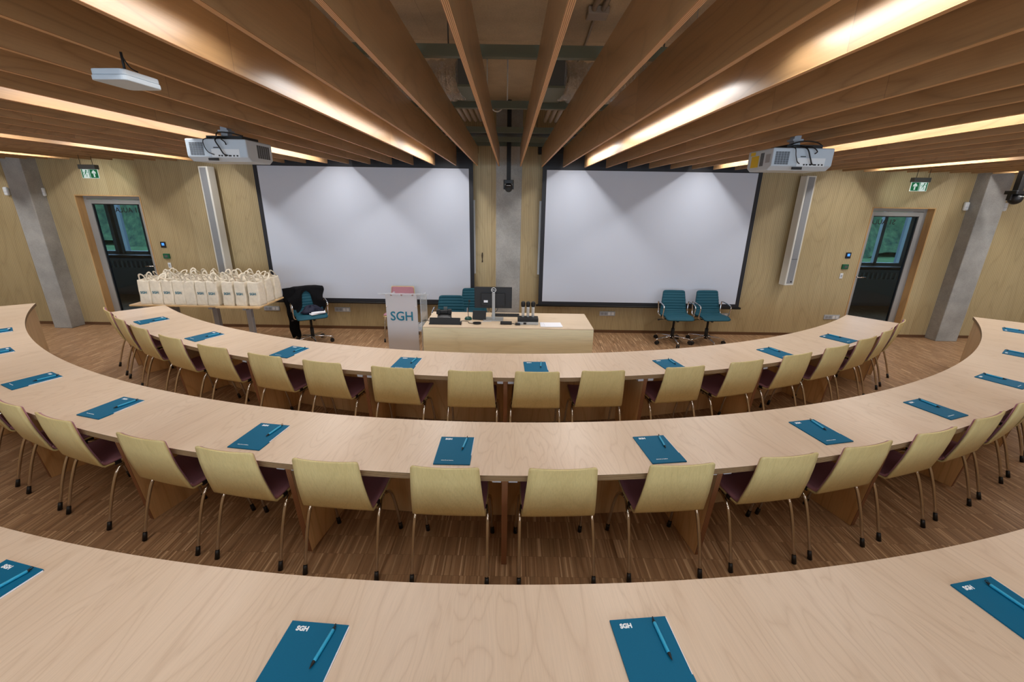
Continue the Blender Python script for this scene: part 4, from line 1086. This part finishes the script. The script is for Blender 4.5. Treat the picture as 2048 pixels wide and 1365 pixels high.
# jacket over the back of the left office chair (built in the chair's frame)
def jacket():
    b = MB()
    def fn(u, v):                     # v: 0 front hem -> 1 back hem over the top edge ; u across the shoulders
        x = (u*2-1)
        w_ = .235+.02*math.sin(v*PI)
        fr = .24+.22*abs(x)**1.5 + .03*math.sin(u*9)                  # how far it hangs in front: longer at the sides (open fronts)
        if abs(x) < .28: fr = .05+.2*abs(x)
        if v < .5:
            k = 1-v/.5; d = k*fr
            y = .205-.05-.23*d*.9+.018*abs(x)*math.sin(v*17); z = .862-d
        else:
            k = (v-.5)/.5; d = k*.42
            y = .245+.012*math.sin(u*13+d*9)+.03*k; z = .862-d
        top = 1-abs((v-.5)/.08) if abs(v-.5) < .08 else 0
        z += .012*max(0, top) - .05*max(0, abs(x)-.6)**1*1.2
        return (x*w_+(.02*math.sin(z*25) if abs(x) > .6 else 0), y, z)
    b.grid(fn, 36, 40)
    def sl(u, v):                     # sleeve hanging to the ground on the outer side
        a = u*2*PI; z = .865-.765*v + (.03*math.sin(a*2) if v > .95 else 0); w_ = (.105-.03*v) + .008*math.sin(v*9)
        return (-.235+.02*v+w_*.78*math.cos(a)+.006*math.sin(v*21), .17-.02*v+.028*math.sin(a)+.012*math.sin(v*7+a*2), z)
    b.grid(sl, 20, 30)
    def shd(u, v):
        a = u*2*PI; k = v; return (-.24-.05*k+.06*math.cos(a)*(1-.1*k), .16-.05*k+.085*math.sin(a), .86-.07*k+.03*math.cos(a)*(1-k))
    return b
o = obj('jacket', jacket(), M['jacket'], None, solid=.012, sub=1, loc=(JX, JY, 0), rz=JR); tag(o, 'black jacket draped over the back of the left teal office chair', 'jacket')
b = MB()
def lump(u, v):
    a = u*2*PI; ph = v*PI*.5
    r_ = 1+.16*math.sin(3*a+1)+.10*math.sin(7*a)+.12*math.sin(5*ph+2*a)
    return (.14*r_*math.cos(a)*math.sin(ph+.02)+.02, -.03+.10*r_*math.sin(a)*math.sin(ph+.02), .495+.10*math.cos(ph)*(1+.2*math.sin(4*a)))
b.grid(lump, 40, 16)
tag(obj('scarf', b, M['navy'], None, solid=.006, sub=1, loc=(JX, JY, 0), rz=JR), 'crumpled navy scarf lying on the seat of the jacket chair', 'scarf')
b = MB(); b.box((-.02, -.20, .492), (.19, -.11, .510), Matrix.Rotation(R(14), 3, 'Z') ); b.box((.0, -.21, .51), (.2, -.13, .525), Matrix.Rotation(R(-6), 3, 'Z'))
tag(obj('folded_papers', b, M['paper'], None, bevel=.006, loc=(JX, JY, 0), rz=JR), 'folded white papers on the front of the seat with the scarf', 'papers')

# ------------------------------------------------------------------ side tables with tote bags
for nm, x0, x1, y0, y1, legx in (('side_table', -5.28, -4.075, 5.76, 6.50, (-5.12, -4.78, -4.21)), ('side_table', -4.065, -3.475, 5.72, 6.42, (-3.71,))):
    lab = 'narrow oak-topped table set end-on, right one under the tote bags' if x1 > -4 else 'oak-topped table under the left half of the tote bags'
    s_ = thing('side_table', lab, 'table', ((x0+x1)/2, (y0+y1)/2, 0), 0, 'tables carrying the tote bags')
    hx, hy = (x1-x0)/2, (y1-y0)/2
    b = MB(); b.box((-hx, -hy, .718), (hx, hy, .74)); obj('table_top', b, M['sidetop'], s_, bevel=.003)
    for lx in legx:
        lx -= (x0+x1)/2
        yy = -hy+.17
        b = MB(); b.box((lx-.035, yy-.03, .03), (lx+.035, yy+.03, .68)); lg = obj('leg', b, M['grey_steel'], s_, bevel=.004)
        b = MB(); b.box((lx-.03, -hy+.06, 0.001), (lx+.03, hy-.04, .03)); obj('floor_foot', b, M['grey_steel'], lg, bevel=.004)
        b = MB(); b.box((lx-.025, -hy+.06, .68), (lx+.025, hy-.06, .718)); obj('top_support', b, M['grey_steel'], lg)
    b = MB(); b.box((-hx+.1, .0, .69), (hx-.1, .03, .717)); obj('cross_rail', b, M['grey_steel'], s_)
SGH_t = text_mesh('bag_lettering', 'SGH', .047, M['teal_print'], .0006, .0014, 'CENTER', .95)
def make_bag():
    t_ = thing('tote_bag', 'bag', 'tote bag')
    b = MB(); W_, D_, H_ = .073, .09, .335
    def fn(u, v):
        P_ = rrect(W_-.002*v*0, D_, .012, 3); n = len(P_)
        i = u*n; k = int(i) % n; f = i-int(i); a = P_[k]; c = P_[(k+1) % n]
        x, y = a[0]*(1-f)+c[0]*f, a[1]*(1-f)+c[1]*f
        s = 1+.03*math.sin(v*PI)-.02*v
        return (x*s+.004*math.sin(v*9+y*30), y*(s+.06*math.sin(v*PI))*(1-.25*v)+.003*math.sin(v*14+x*40), v*H_ - .006*math.sin(x*40)*v)
    b.grid(fn, 64, 14, True); b.prism(rrect(W_, D_, .012, 3), 0, .002)
    obj('bag_body', b, M['canvas'], t_, solid=.0025)
    for s in (-1, 1):
        b = MB(); y = s*.062
        b.tube([(-.04,0,-.03),(-.04,.004,.025),(-.028,s*.01,.068),(.0,s*.016,.086),(.028,s*.008,.066),(.04,0,.025),(.04,0,-.03)], .011, 8, sub=5, flat=(1,.22))
        obj('handle', b, M['canvas'], t_, loc=(0, y, H_-.004))
    o = obj('bag_lettering', SGH_t, None, t_); o.rotation_euler = (R(90),0,0); o.location = (0, -.0965, .155)
    return t_
def limp(r):
    for c in r.children:
        if c.name.startswith('handle'): c.rotation_euler = (R(random.uniform(-48, 48)), R(random.uniform(-14, 14)), R(random.uniform(-18, 18)))
    return r
bag0 = make_bag(); fb = [True]
front = [-5.055, -4.91, -4.745, -4.59, -4.44, -4.29, -4.13, -3.93, -3.79, -3.66, -3.548]
front = [-5.055, -4.905, -4.745, -4.59, -4.44, -4.285, -4.13, -3.95, -3.795, -3.705+.0, -3.548]
front = [-5.05, -4.895, -4.735, -4.58, -4.425, -4.27, -4.11, -3.91, -3.732, -3.555]
for i, x in enumerate(front):
    lab = 'cream tote bag with teal lettering, %s from the left in the front row of bags' % ORD[i+1]
    blank = i in (4,)
    if blank: lab = 'cream tote bag turned to hide its lettering, fifth from the left in the front row'
    z = .741; rz = R(random.uniform(-2, 2)) + (PI if blank else 0); yy = 5.875+random.uniform(-.012, .012)
    if fb[0]: fb[0] = False; bag0.location = (x, yy, z); bag0.rotation_euler = (0,0,rz); bag0['label'] = lab; bag0['group'] = 'cream tote bags, front row'
    else: limp(dup(bag0, (x, yy, z), rz, lab, 'cream tote bags, front row'))
for ri, (yy, xs) in enumerate(((6.09, [-5.11+.172*k for k in range(10)]), (6.305, [-5.08+.169*k for k in range(10)]))):
    for x in xs:
        right = x > -3.66
        lab = 'cream tote bag at the right end of the table, %s behind the front bag' % ORD[ri+1] if right else 'cream tote bag standing behind the front row, mostly its handles showing'
        limp(dup(bag0, (x, yy+random.uniform(-.01,.01), .741), R(random.uniform(-2, 2)), lab, 'cream tote bags at the right table end' if right else 'cream tote bags behind the front row'))
